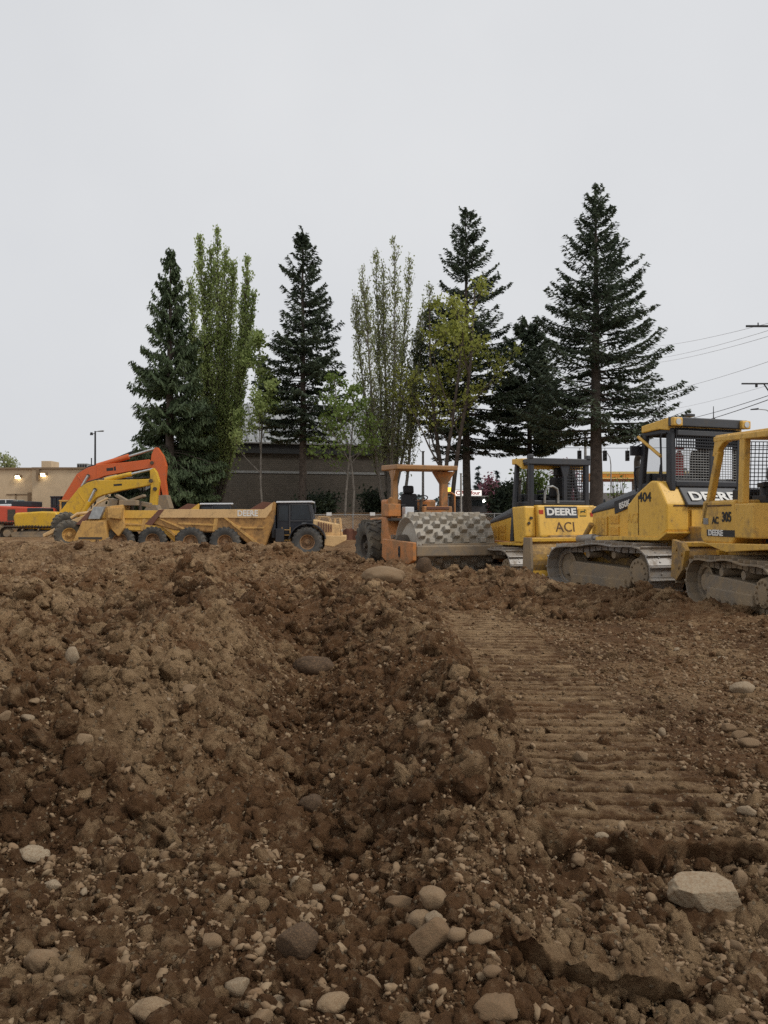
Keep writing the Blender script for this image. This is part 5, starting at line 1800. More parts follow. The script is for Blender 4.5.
def block_building():
    Y0 = 79.0
    a = R(15)
    x1 = wx(398, Y0 + 1.5)
    t = empty('block_building', (x1, Y0, 1.8), a, 'long brown concrete block building with a pale ribbed metal roof behind the trees', 'building')
    ev = wz(447, Y0) - 1.8
    L = 17.5
    D = 9.0
    rise = 4.9
    q = MB()                                     # local x runs along the front wall towards -L
    q.box((-L / 2, D / 2, ev / 2), (L, D, ev))
    w = q.build('wall', M['block'], t)
    q = MB()
    q.box((-L / 2, -0.02, ev * 0.60), (L + 0.02, 0.06, 0.22))
    q.build('block_band', M['galv'], w)
    q = MB()
    q.box((-L / 2, -0.12, ev - 0.45), (L + 0.5, 0.30, 0.9))
    q.build('eave', M['dark_trim'], t)
    sl = math.hypot(D, rise)
    q = MB()
    q.loft([(0.35, -0.5, ev), (0.35, D, ev + rise), (0.35, D, ev + rise + 0.12), (0.35, -0.5, ev + 0.12)],
           [(-L - 0.35, -0.5, ev), (-L - 0.35, D, ev + rise), (-L - 0.35, D, ev + rise + 0.12), (-L - 0.35, -0.5, ev + 0.12)])
    q.loft([(0.35, 2 * D + .5, ev), (0.35, D, ev + rise), (0.35, D, ev + rise + 0.12), (0.35, 2 * D + .5, ev + 0.12)],
           [(-L - 0.35, 2 * D + .5, ev), (-L - 0.35, D, ev + rise), (-L - 0.35, D, ev + rise + 0.12), (-L - 0.35, 2 * D + .5, ev + 0.12)])
    r = q.build('roof', M['roof_metal'], t)
    q = MB()
    n = int(L / 0.75)
    for i in range(n + 1):
        x = 0.3 - (L + 0.6) * i / n
        q.loft([(x - .05, -0.5, ev + .121), (x + .05, -0.5, ev + .121), (x + .05, -0.5, ev + .25), (x - .05, -0.5, ev + .25)],
               [(x - .05, D, ev + rise + .121), (x + .05, D, ev + rise + .121), (x + .05, D, ev + rise + .25), (x - .05, D, ev + rise + .25)])
    q.build('roof_seam', M['seam'], r)
    return t


block_building()


def side_hall():
    Y0 = 82.0
    x0, x1 = wx(110, Y0), wx(236, Y0)
    t = empty('low_hall', (x0, Y0, 1.8), 0, 'grey block annex with a dark sloping roof edge, behind the cedar and the excavator booms', 'building')
    zL, zR = wz(460, Y0) - 1.8, wz(444, Y0) - 1.8
    w = x1 - x0
    q = MB()
    q.prism([(0.6, 0), (w, 0), (w, zR - 0.3), (0.6, zL - 0.2)], 0.3, 9.0)
    q.build('wall', M['block'], t)
    q = MB()
    q.prism([(-0.2, zL - 0.35), (0.1, zL), (2.6, zL + 1.0), (w, zR + 0.25), (w, zR - 0.25), (0.6, zL - 0.25)], -0.4, 9.4)
    q.build('roof', M['dark_trim'], t)
    q = MB()
    for i in range(5):
        q.box((2.0 + i * 2.0, 0.28, 2.6), (0.9, 0.06, 2.4))
    q.build('pilaster', M['galv'], t)
    return t


side_hall()


def tan_building():
    Y0 = 92.0
    t = empty('tan_building', (wx(0, Y0), Y0, 1.8), 0, 'tan stucco commercial building with two lit wall lamps at the far left', 'building')
    x = lambda px: wx(px, Y0) - wx(0, Y0)
    z = lambda py: wz(py, Y0) - 1.8
    q = MB()
    q.box(((x(-90) + x(35)) / 2, 4.0, z(469) / 2), (x(35) - x(-90), 8, z(469)))
    q.box(((x(35) + x(112)) / 2, 3.6, z(469.2) / 2), (x(112) - x(35.05), 8.8, z(469.2)))
    w = q.build('wall', M['stucco'], t, bevel=0.04)
    q = MB()
    q.box(((x(-90) + x(34.9)) / 2, 3.95, z(469) + .05), (x(34.9) - x(-90), 8.3, 0.22))
    q.box(((x(35.2) + x(112)) / 2, 3.55, z(469.2) + .055), (x(112) - x(35.2), 9.1, 0.22))
    q.build('parapet_cap', M['stucco_dark'], w, bevel=0.02)
    q = MB()
    q.box(((x(43) + x(53)) / 2, 0.6, z(466)), (x(53) - x(43), 2.2, 1.1))
    q.build('parapet_tower', M['stucco'], w, bevel=0.03)
    q = MB()
    q.box((x(41.5), -1.0, z(475)), (0.28, 0.3, 1.3))
    q.build('downpipe_head', M['stucco_dark'], w)
    for px, py in ((18.5, 476.5), (47, 474.5)):
        yy = -0.12 if px < 35 else -0.95
        q = MB()
        q.prism([(x(px) - 0.36, z(py) - 0.15), (x(px) - 0.42, z(py) + 0.12), (x(px) - 0.2, z(py) + 0.30), (x(px) + 0.2, z(py) + 0.30), (x(px) + 0.42, z(py) + 0.12), (x(px) + 0.36, z(py) - 0.15)], yy - 0.25, yy + 0.14)
        l = q.build('wall_lamp', M['stucco_dark'], t, bevel=0.02)
        q = MB()
        q.box((x(px), yy - 0.10, z(py) - 0.19), (0.50, 0.20, 0.10))
        q.box((x(px), yy - 0.265, z(py) - 0.02), (0.46, 0.03, 0.16))
        q.build('lamp_glass', M['lamp_glow'], l)
    q = MB()
    q.box((x(19), -0.02, z(494.5)), (x(32) - x(7), 0.08, 0.14))
    q.box((x(16), -0.02, z(500)), (0.12, 0.08, 1.4))
    q.box((x(29.5), -0.03, z(499)), (0.4, 0.08, 1.5))
    q.build('door_frame', M['stucco_dark'], w)
    q = MB()
    q.box(((x(70) + x(80.5)) / 2, 3.0, z(465.5)), (x(80.5) - x(70), 2.0, 0.75))
    ac = q.build('roof_unit', M['galv'], t, bevel=0.03)
    q = MB()
    for i in range(4):
        q.box((x(71.6 + i * 2.5), 1.99, z(465.5)), (0.2, 0.03, 0.5))
    q.build('vent', M['dark_trim'], ac)
    q = MB()
    q.cyl((x(40), 2, z(469)), (x(40), 2, z(466)), 0.35, n=12)
    q.build('roof_vent', M['car_white'], t, smooth=True)
    return t


tan_building()


# ------------------------------------------------------------------ trees
def leaf_mesh(name, C, Dv, Nv, L, Wd, mat, parent):
    """diamond leaves / sprays: centre, direction, normal, length, width (numpy arrays)"""
    Dv = Dv / np.linalg.norm(Dv, axis=1, keepdims=True)
    Sv = np.cross(Nv, Dv)
    Sv = Sv / np.maximum(1e-6, np.linalg.norm(Sv, axis=1, keepdims=True))
    L, Wd = L[:, None], Wd[:, None]
    V = np.stack([C - Dv * L * 0.5, C + Sv * Wd * 0.5 - Dv * L * 0.05, C + Dv * L * 0.5, C - Sv * Wd * 0.5 - Dv * L * 0.05], 1).reshape(-1, 3)
    Q = np.arange(len(V)).reshape(-1, 4)
    return np_mesh(name, V, Q, mat, parent)


def conifer(name, px, top, Y, base_py, half_px, label, mat, group='tall conifers behind the machines', seed=1, droop=0.32, tip=0.22, density=24, whorl=0.55, shape=1.0, leaf=(0.42, 0.13), hang=0.25, trunk_r=0.38, open_=0.12, zg=1.85):
    g = np.random.default_rng(seed)
    k = F / Y
    x0 = (px - 384) / k
    Ht = EYE + (HZ - top) / k - zg
    zb = EYE + (HZ - base_py) / k - zg
    Rm = half_px / k
    t = empty(name, (x0, Y, zg), 0, label, 'tree', group)
    tb, br = MB(), MB()
    n = 14
    wob = g.normal(0, 0.05, (n, 2)).cumsum(0) * 0.5
    pts = [(wob[i, 0], wob[i, 1], -0.3 + (Ht + 0.3) * i / (n - 1)) for i in range(n)]
    tb.tube(pts, [trunk_r * (1 - i / (n - 1)) ** 0.9 + 0.02 for i in range(n)], 10)
    tb.build('trunk', M['bark'], t, smooth=True)
    Cs, Ds, Ns, Ls, Ws = [], [], [], [], []
    z = zb
    sect = g.normal(0, 0.07, 40)
    while z < Ht - 0.25:
        f = (z - zb) / (Ht - zb)
        prof = (1 - f) ** shape * (0.62 + 0.38 * min(1, f / 0.12)) + 0.03
        nb = int(g.integers(6, 10)) if f < 0.55 else int(g.integers(4, 7))
        for b in range(nb):
            if g.random() < open_:
                continue
            ph = g.uniform(0, 2 * PI)
            L = max(0.35, Rm * prof * g.uniform(0.70, 1.08) * (1 + sect[int(f * 12) + 13 * int(ph / 2.1)]))
            z0 = z + g.uniform(-0.3, 0.3)
            e0 = (0.10 + 0.75 * f ** 2) * g.uniform(0.6, 1.3)
            dr = droop * (1 - f) * g.uniform(0.6, 1.4)
            d = np.array([math.cos(ph), math.sin(ph), 0])
            lat = np.array([-d[1], d[0], 0])

            def curve(s):
                return np.stack([d[0] * L * s, d[1] * L * s, z0 + L * (e0 * s - dr * s ** 1.6 + tip * s ** 4)], -1)
            br.tube([tuple(p) for p in curve(np.linspace(0, 0.96, 5))], [0.045 * (1 - s * 0.85) * (0.4 + L / 5) for s in np.linspace(0, 1, 5)], 4)
            N = int(L * density * (1.0 if f < 0.6 else 0.85)) + 5
            s = g.uniform(0.10, 1.0, N) ** 0.8
            p = curve(s)
            wmax = (0.30 * L * (1 - s * 0.75) + 0.10) * np.clip(s * 4, 0.3, 1)
            o = g.uniform(-1, 1, N)
            o = np.sign(o) * np.abs(o) ** 0.8
            off = o * wmax
            p = p + off[:, None] * (lat * 0.85)[None] + (np.abs(off) * 0.45)[:, None] * d[None]
            p[:, 2] += -np.abs(off) * hang * 0.6 + g.normal(0, 0.05, N)
            ax = np.sign(o)[:, None] * lat[None] * 0.8 + d[None] * 0.7 + g.normal(0, 0.28, (N, 3))
            ax[:, 2] += 0.15 - hang * g.uniform(0.2, 1.8, N)
            nn = g.normal(0, 0.35, (N, 3)) + np.array([0, 0, 1.0])
            Cs.append(p); Ds.append(ax); Ns.append(nn)
            sc = g.uniform(0.6, 1.25, N)
            Ls.append(leaf[0] * sc); Ws.append(leaf[1] * sc * g.uniform(0.8, 1.5, N))
        z += whorl * g.uniform(0.7, 1.3) * (1.0 - 0.35 * f)
    # leader
    N = 40
    zz = Ht - g.uniform(0, 1.6, N)
    ph = g.uniform(0, 2 * PI, N)
    rr = (Ht - zz) * 0.16
    Cs.append(np.stack([rr * np.cos(ph) + wob[-1, 0], rr * np.sin(ph) + wob[-1, 1], zz], -1))
    Ds.append(np.stack([np.cos(ph), np.sin(ph), np.full(N, 1.3)], -1)); Ns.append(g.normal(0, 1, (N, 3)))
    Ls.append(np.full(N, 0.30)); Ws.append(np.full(N, 0.09))
    br.build('branches', M['bark'], t)
    leaf_mesh('crown', np.concatenate(Cs), np.concatenate(Ds), np.concatenate(Ns), np.concatenate(Ls), np.concatenate(Ws), mat, t)
    return t


def broadleaf(name, px, top, Y, label, mat, half_px, stems=1, fork=0.25, spread=0.30, seed=1, group='spring trees in fresh leaf', bark='bark', leaf=0.17, per=26, scatter=0.45, trunk_r=0.16, levels=3, kids=5, lean=0.06, low=0.2, zg=1.8, wscale=1.0, klen=0.5, tops=None):
    """trunk with rising limbs, twigs and small leaves clumped along the twigs"""
    g = np.random.default_rng(seed)
    k = F / Y
    x0 = (px - 384) / k
    Ht = EYE + (HZ - top) / k - zg
    Rm = half_px / k
    t = empty(name, (x0, Y, zg), 0, label, 'tree', group)
    tb, lb = MB(), MB()
    twigs = []

    def grow(p, d, L, r, lev):
        n = 6
        pts, q, dd = [p.copy()], p.copy(), d.copy()
        for i in range(n):
            dd = dd + g.normal(0, 0.07 + 0.03 * lev, 3) + np.array([0, 0, 0.055])
            dd /= np.linalg.norm(dd)
            q = q + dd * L / n
            rad = math.hypot(q[0], q[1])
            if rad > Rm:
                q[:2] *= Rm / rad
            pts.append(q.copy())
        rr = [r * (1 - 0.72 * i / n) for i in range(n + 1)]
        (tb if lev == 0 else lb).tube([tuple(a) for a in pts], rr, 7 if lev == 0 else (5 if lev == 1 else 3))
        if lev >= levels:
            twigs.append((np.array(pts), L))
            return
        if lev >= 1:
            twigs.append((np.array(pts[3:]), L * 0.5))
        nk = kids + (3 if lev == 0 else 0)
        for i in range(nk):
            s = fork + (1 - fork) * (i + g.uniform(0, 0.9)) / nk if lev == 0 else low + (1 - low) * (i + g.random()) / nk
            j = min(n - 1, int(s * n))
            b = pts[j] + (pts[j + 1] - pts[j]) * (s * n - j)
            dirn = pts[j + 1] - pts[j]
            dirn = dirn / np.linalg.norm(dirn)
            ph = g.uniform(0, 2 * PI)
            sp = spread * g.uniform(0.6, 1.5) * (1.0 if lev == 0 else 1.25)
            side = np.array([math.cos(ph), math.sin(ph), 0])
            nd = dirn * math.cos(sp) + side * math.sin(sp)
            nd /= np.linalg.norm(nd)
            ll = L * (klen * 1.24 if lev == 0 else 0.5) * (1.22 - 0.92 * s if lev else 1.2 - 1.12 * s) * g.uniform(0.75, 1.2)
            if lev == 0:
                ll = min(ll, max(0.6, (Ht - b[2]) * 0.95 / max(0.35, nd[2])))
            grow(b, nd, ll, max(0.012, rr[j] * 0.55), lev + 1)

    if stems == 1:
        grow(np.array([0, 0, -0.2]), np.array([g.normal(0, lean), g.normal(0, lean), 1.0]), Ht * 0.97 + 0.2, trunk_r, 0)
    else:
        for i in range(stems):
            a = 2 * PI * i / stems + g.uniform(-0.4, 0.4)
            hh = Ht * (1.0 if i == 0 else g.uniform(0.80, 0.97))
            w = (0.25 if i == 0 else 1.0)
            d = np.array([math.cos(a) * lean * w, math.sin(a) * lean * w, 1.0])
            if tops:
                hh = Ht * tops[i][1]
                d = np.array([tops[i][0] / Ht * 1.15, g.normal(0, 0.045), 1.0])
            grow(np.array([math.cos(a) * 0.3, math.sin(a) * 0.3, -0.2]), d / np.linalg.norm(d), hh, trunk_r, 0)
    C, D_ = [], []
    for P, L in twigs:
        N = int(per * (0.35 + 0.3 * L))
        s = g.uniform(0.05, len(P) - 1.001, N)
        j = s.astype(int)
        q = P[j] + (P[j + 1] - P[j]) * (s - j)[:, None]
        q = q + g.normal(0, scatter * 0.5, (N, 3)) * np.array([1, 1, 0.8])
        C.append(q)
        D_.append((P[j + 1] - P[j]) + g.normal(0, 0.5, (N, 3)) * 0.6)
    C, D_ = np.concatenate(C), np.concatenate(D_)
    fz = Ht / np.percentile(C[:, 2], 99.85)
    fx = min(1.15, Rm / np.percentile(np.abs(C[:, 0]), 99.0))
    fs = np.array([fx, fx, fz])
    C = C * fs
    for b_ in (tb, lb):
        b_.v = [(p[0] * fx, p[1] * fx, p[2] * fz) for p in b_.v]
    N = len(C)
    sc = g.uniform(0.6, 1.3, N)
    tb.build('trunk', M[bark], t, smooth=True)
    lb.build('limbs', M[bark], t)
    leaf_mesh('crown', C, D_, g.normal(0, 1, (N, 3)), leaf * 1.35 * sc, leaf * wscale * sc, mat, t)
    return t


conifer('cedar_tree', 170, 249, 64, 500, 66, 'broad drooping cedar at the left end of the tree row, its skirt reaching the ground', M['cedar'], seed=3, droop=0.62, tip=0.30, density=68, whorl=0.46, shape=0.95, leaf=(0.40, 0.115), hang=1.5, trunk_r=0.42, open_=0.16)
conifer('fir_tree', 303, 228, 65, 436, 60, 'dark narrow fir between two spring trees, above the metal roof', M['fir'], seed=5, density=68, shape=0.80, trunk_r=0.34, whorl=0.56, hang=0.5, open_=0.12, leaf=(0.36, 0.125))
conifer('fir_tree', 468, 206, 68, 452, 78, 'dark fir behind the yellow-green maple', M['fir'], seed=8, density=64, shape=0.86, trunk_r=0.36, whorl=0.60, hang=0.4, open_=0.12, leaf=(0.36, 0.125))
conifer('fir_tree', 597, 186, 60, 438, 101, 'largest dark fir at the right end of the row, with a thick bare lower trunk', M['fir'], seed=21, density=64, shape=0.98, trunk_r=0.50, whorl=0.60, hang=0.4, open_=0.12, zg=1.5, leaf=(0.35, 0.125), droop=0.22)
conifer('hemlock_tree', 528, 322, 70, 452, 48, 'low dense evergreen filling the gap between two tall firs', M['fir'], seed=13, density=91, shape=0.55, trunk_r=0.30, whorl=0.42, hang=0.5, open_=0.06, leaf=(0.36, 0.13), droop=0.2)
def poplar(px, Y, label, mat, stems, shoots, lmax, leaf, per, seed, bark, start=0.10, lean=0.55, zg=1.85):
    """columnar tree: several upright stems, each feathered with steep short shoots carrying the leaves.
    stems: (top px, top py)"""
    g = np.random.default_rng(seed)
    k = F / Y
    x0 = (px - 384) / k
    t = empty('poplar_tree', (x0, Y, zg), 0, label, 'tree', 'spring trees in fresh leaf')
    tb, lb = MB(), MB()
    C, D_ = [], []
    for (sx, sy) in stems:
        tx, tz = (sx - px) / k, EYE + (HZ - sy) / k - zg
        ty = g.normal(0, 0.9)
        b0 = g.normal(0, 0.25, 2)

        def at(u):
            e = u ** lean
            return np.array([b0[0] + (tx - b0[0]) * e + 0.10 * math.sin(5 * u + sx), b0[1] + (ty - b0[1]) * e, -0.2 + (tz + 0.2) * u])
        tb.tube([at(u) for u in np.linspace(0, 1, 12)], [0.16 * (1 - u) + 0.012 for u in np.linspace(0, 1, 12)], 6)
        for q_ in range(shoots):
            u = start + (1 - start) * g.random() ** 0.85
            p = at(u)
            L = lmax * (0.18 + 0.82 * (1 - u) ** 0.6) * g.uniform(0.45, 1.15)
            ph = g.uniform(0, 2 * PI)
            out = g.uniform(0.18, 0.48)
            d = np.array([math.cos(ph) * out, math.sin(ph) * out, 1.0])
            d /= np.linalg.norm(d)
            bend = np.array([math.cos(ph), math.sin(ph), 0]) * 0.10 * L
            us = np.linspace(0, 1, 4)
            lb.tube([p + d * L * w + bend * math.sin(w * PI) for w in us], [0.03 * (1 - w * 0.8) for w in us], 3)
            N = max(3, int(per * L * g.uniform(0.6, 1.3)))
            w = g.random(N)
            C.append(p[None] + d[None] * (L * w)[:, None] + bend[None] * np.sin(w * PI)[:, None] + g.normal(0, 0.11, (N, 3)))
            D_.append(d[None] + g.normal(0, 0.55, (N, 3)))
    C, D_ = np.concatenate(C), np.concatenate(D_)
    N = len(C)
    sc = g.uniform(0.6, 1.3, N)
    tb.build('trunk', M[bark], t, smooth=True)
    lb.build('limbs', M[bark], t)
    leaf_mesh('crown', C, D_, g.normal(0, 1, (N, 3)), leaf * 1.4 * sc, leaf * 0.9 * sc, mat, t)
    return t


poplar(214, 67, 'tall columnar poplar with several upright spires beside the cedar', M['poplar'],
       [(219, 232), (201, 240), (210, 252), (250, 262), (233, 262), (226, 250), (254, 300), (192, 285)], 250, 3.1, 0.16, 13.0, 4, 'bark')
poplar(391, 66, 'thin half-bare poplar with rising branches, right of the narrow fir', M['thin_leaf'],
       [(394, 243), (374, 254), (410, 256), (354, 300), (430, 286), (384, 266), (422, 315), (362, 275)], 150, 3.3, 0.14, 10.0, 9, 'pale_bark', start=0.18, lean=0.7)
broadleaf('maple_tree', 446, 284, 63, 'yellow-green maple in front of the dark fir', M['maple'], 76, stems=3, spread=0.58, fork=0.18, seed=15, leaf=0.20, per=13, scatter=0.55, trunk_r=0.17, kids=5, lean=0.12, low=0.2, klen=0.42)
broadleaf('young_tree', 263, 325, 63, 'slender young tree with pale trunk left of the narrow fir', M['poplar'], 30, stems=1, spread=0.60, fork=0.22, seed=6, leaf=0.18, per=22, scatter=0.5, trunk_r=0.10, kids=7, bark='pale_bark', klen=0.36)
broadleaf('young_tree', 349, 372, 62, 'small bright green tree right of the narrow fir', M['bright'], 38, stems=2, spread=0.70, fork=0.25, seed=17, leaf=0.19, per=9, scatter=0.5, trunk_r=0.09, kids=6, lean=0.08, bark='pale_bark', klen=0.42)


def bush(name, px, top, Y, half_px, label, mat, zg, seed, n=2600, leaf=0.28, cone=0.0, group='bushes along the far edge'):
    g = np.random.default_rng(seed)
    k = F / Y
    Ht = EYE + (HZ - top) / k - zg
    Rm = half_px / k
    t = empty(name, ((px - 384) / k, Y, zg), 0, label, 'bush', group)
    st = MB()
    tips = []
    for i in range(16):
        a = g.uniform(0, 2 * PI)
        rr = Rm * math.sqrt(g.random()) * 0.85
        hh = Ht * (g.uniform(0.55, 1.0) if not cone else (1 - cone * rr / Rm) * g.uniform(0.8, 1.0))
        p = [(0.15 * rr * math.cos(a), 0.15 * rr * math.sin(a), -0.1), (0.6 * rr * math.cos(a), 0.6 * rr * math.sin(a), hh * 0.5), (rr * math.cos(a), rr * math.sin(a), hh)]
        st.tube(p, [0.05, 0.03, 0.012], 4)
        tips.append(np.array(p))
    st.build('stems', M['bark'], t)
    j = g.integers(0, len(tips), n)
    s = g.uniform(0.1, 1, n)
    T = np.array(tips)
    a, b, c = T[j, 0], T[j, 1], T[j, 2]
    q = (a * ((1 - s) ** 2)[:, None] + 2 * b * (s * (1 - s))[:, None] + c * (s ** 2)[:, None])
    q = q + g.normal(0, 0.16 * Rm + 0.12, (n, 3)) * np.array([1, 1, 0.7])
    q[:, 2] = np.maximum(q[:, 2], 0.02)
    sc = g.uniform(0.6, 1.3, n)
    leaf_mesh('foliage', q, g.normal(0, 1, (n, 3)) + np.array([0, 0, 0.5]), g.normal(0, 1, (n, 3)), leaf * 1.3 * sc, leaf * 0.7 * sc, mat, t)
    return t


for i, (px, top, Y, hp, lab) in enumerate([(128, 482, 66, 20, 'dark green bush under the excavator booms'), (196, 478, 69, 26, 'dark bush at the foot of the columnar poplar'),
                                           (318, 494, 66, 26, 'low wide bush left of the small bright green tree'), (376, 490, 68, 18, 'bush against the right end of the block wall')]):
    bush('bush', px, top, Y, hp, lab, M['shrub'], 1.85, 30 + i, n=2200, leaf=0.24)
bush('conical_bush', 503, 462, 62, 15, 'dark conical bush behind the padfoot roller', M['shrub'], 1.5, 51, n=3400, leaf=0.24, cone=0.75)
bush('light_bush', 533, 462, 74, 20, 'light green bush seen through the open bulldozer cab', M['bright'], 1.85, 52, n=1800)
bush('blossom_tree', 486, 474, 100, 11, 'pink blossoming tree left of the conical bush', M['pink'], 1.9, 53, n=1600, leaf=0.36)
bush('blossom_tree', 566, 460, 95, 19, 'pink blossoming tree behind the open bulldozer cab', M['pink'], 1.9, 54, n=1400, leaf=0.30)
bush('roadside_shrub', 617, 470, 55, 11, 'thin shrub in front of the orange canopy, right of the thick fir trunk', M['bright'], 1.0, 55, n=260, leaf=0.16)
for i, (px, top, Y, hp, lab) in enumerate([(478, 466, 170, 9, 'hazy distant fir left of the pink tree'), (466, 476, 180, 8, 'hazy distant fir behind the maple trunk'), (497, 470, 190, 9, 'hazy distant fir behind the conical bush'), (447, 478, 185, 8, 'hazy distant fir beside the roller canopy')]):
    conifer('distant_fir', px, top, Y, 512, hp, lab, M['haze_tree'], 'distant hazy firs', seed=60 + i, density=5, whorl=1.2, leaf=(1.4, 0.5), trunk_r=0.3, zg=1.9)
broadleaf('bare_tree', 5, 451, 110, 'half-bare tree over the roof at the far left edge', M['thin_leaf'], 16, stems=2, spread=0.6, fork=0.3, seed=33, leaf=0.22, per=9, scatter=0.6, trunk_r=0.16, kids=4, lean=0.05, zg=1.9)


def far_woods():
    """low far-off tree line beyond the street"""
    g = np.random.default_rng(77)
    n = 9000
    x = g.uniform(-260, 330, n)
    y = 300 + g.normal(0, 6, n)
    top = 6.5 + 3.5 * np.abs(perlin(x / 17.0, x * 0 + 3.3, 3)) + 1.5 * perlin(x / 4.0, x * 0 + 1.3, 4)
    z = 1.9 + top * g.random(n) ** 0.7
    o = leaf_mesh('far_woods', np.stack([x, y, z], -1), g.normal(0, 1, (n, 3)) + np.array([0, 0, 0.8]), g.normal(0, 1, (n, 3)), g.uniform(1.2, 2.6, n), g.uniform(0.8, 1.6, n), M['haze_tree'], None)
    tag(o, kind='stuff')


far_woods()


# ------------------------------------------------------------------ fence and its signs
def fence(xa, xb, Y, label, net, zoff=0.0):
    za, zb_ = hz(xa, Y) + zoff, hz(xb, Y) + zoff
    t = empty('chain_link_fence', (xa, Y, za), 0, label, 'fence', None)
    L = xb - xa
    Hf = 1.55
    n = int(L / 2.4) + 1
    for i in range(n):
        x = L * i / (n - 1)
        zz = (zb_ - za) * i / (n - 1)
        q = MB()
        q.cyl((x, 0, zz - 0.4), (x, 0, zz + Hf + 0.05), 0.03, n=8)
        q.build('post', M['galv'], t)
    q = MB()
    q.cyl((0, 0, Hf), (L, 0, zb_ - za + Hf), 0.022, n=8)
    q.build('top_rail', M['galv'], t)
    q = MB()
    s = 0.17
    m = int(L / s)
    dz = zb_ - za
    for i in range(-int(Hf / s), m + 1):
        for sg in (1, -1):
            x0, x1 = i * s, i * s + Hf
            z0, z1 = (0, Hf) if sg > 0 else (Hf, 0)
            a, b = max(0, x0), min(L, x1)
            if b - a < 0.05:
                continue
            ta, tb_ = (a - x0) / Hf, (b - x0) / Hf
            q.tube([(a, 0.02 * sg, z0 + (z1 - z0) * ta + dz * a / L), (b, 0.02 * sg, z0 + (z1 - z0) * tb_ + dz * b / L)], 0.006, 3)
    q.build('chain_link', M['galv'], t)
    if net:
        q = MB()
        N = 60
        g = np.random.default_rng(5)
        for i in range(N):
            xa_, xb2 = L * i / N, L * (i + 1) / N
            za_, zb2 = dz * i / N, dz * (i + 1) / N
            ha, hb = 0.62 + 0.08 * math.sin(i * 0.7) + 0.05 * math.sin(i * 2.1), 0.62 + 0.08 * math.sin((i + 1) * 0.7) + 0.05 * math.sin((i + 1) * 2.1)
            ya, yb = -0.12 + 0.05 * math.sin(i * 1.3), -0.12 + 0.05 * math.sin((i + 1) * 1.3)
            q.add([(xa_, ya, za_ - 0.3), (xb2, yb, zb2 - 0.3), (xb2, yb, zb2 + hb), (xa_, ya, za_ + ha), (xa_, ya + .012, za_ - 0.3), (xb2, yb + .012, zb2 - 0.3), (xb2, yb + .012, zb2 + hb), (xa_, ya + .012, za_ + ha)],
                  [(0, 1, 2, 3), (7, 6, 5, 4), (3, 2, 6, 7), (0, 4, 5, 1)])
        q.build('netting', M['netting'], t)
    return t


fence(-7.0, 0.6, 50.0, 'low galvanised chain-link fence with red-brown netting, right of the lettered dump truck', True)
fence(2.2, 9.6, 52.0, 'chain-link fence behind the padfoot roller drum', False)
for px, lab in ((329, 'small white sign on the chain-link fence just right of the dump truck'), (372.5, 'small white sign on the fence beside the orange roller')):
    q = MB()
    q.box((0, 0, 0), (0.32, 0.015, 0.20))
    o = q.build('fence_sign', M['white'], None, bevel=0.003, loc=(wx(px, 49.9), 49.93, wz(514, 49.9)))
    tag(o, lab, 'sign', 'signs on the fence')


# ------------------------------------------------------------------ poles, lamps, wires, traffic lights
def parking_light():
    Y = 88.0
    x, zg = wx(95, Y), 1.9
    t = empty('parking_light', (x, Y, zg), 0, 'dark parking lot light pole with two lamp heads above the tan building', 'light pole')
    zt = wz(431, Y) - zg
    q = MB()
    q.cyl((0, 0, 0), (0, 0, zt), 0.13, 0.09, 12)
    q.build('pole', M['dark_trim'], t, smooth=True)
    q = MB()
    q.box((0.45, 0, zt - 0.05), (0.9, 0.05, 0.06))
    q.box((-0.2, 0, zt - 0.28), (0.5, 0.05, 0.06))
    q.build('bracket', M['dark_trim'], t)
    q = MB()
    q.box((0.62, 0, zt + 0.0), (0.62, 0.34, 0.10), Matrix.Rotation(-0.1, 3, 'Y'))
    q.build('lamp_head', M['galv'], t, bevel=0.03)
    q = MB()
    q.cyl((-0.38, -0.05, zt - 0.45), (-0.38, -0.1, zt - 0.15), 0.18, 0.12, 12)
    q.build('lamp_head', M['dark_trim'], t, bevel=0.02)


parking_light()
q = MB()
Y = 87.0
q.cyl((0, 0, 0), (0, 0, wz(459, Y) - 1.9), 0.06, n=10)
q.cyl((0, 0, wz(459, Y) - 1.9), (0, 0, wz(458, Y) - 1.9), 0.09, 0.05, 10)
tag(q.build('vent_pipe', M['dark_trim'], None, loc=(wx(91.3, Y), Y, 1.9)), 'short thin dark pipe just left of the parking lot light pole', 'pipe')


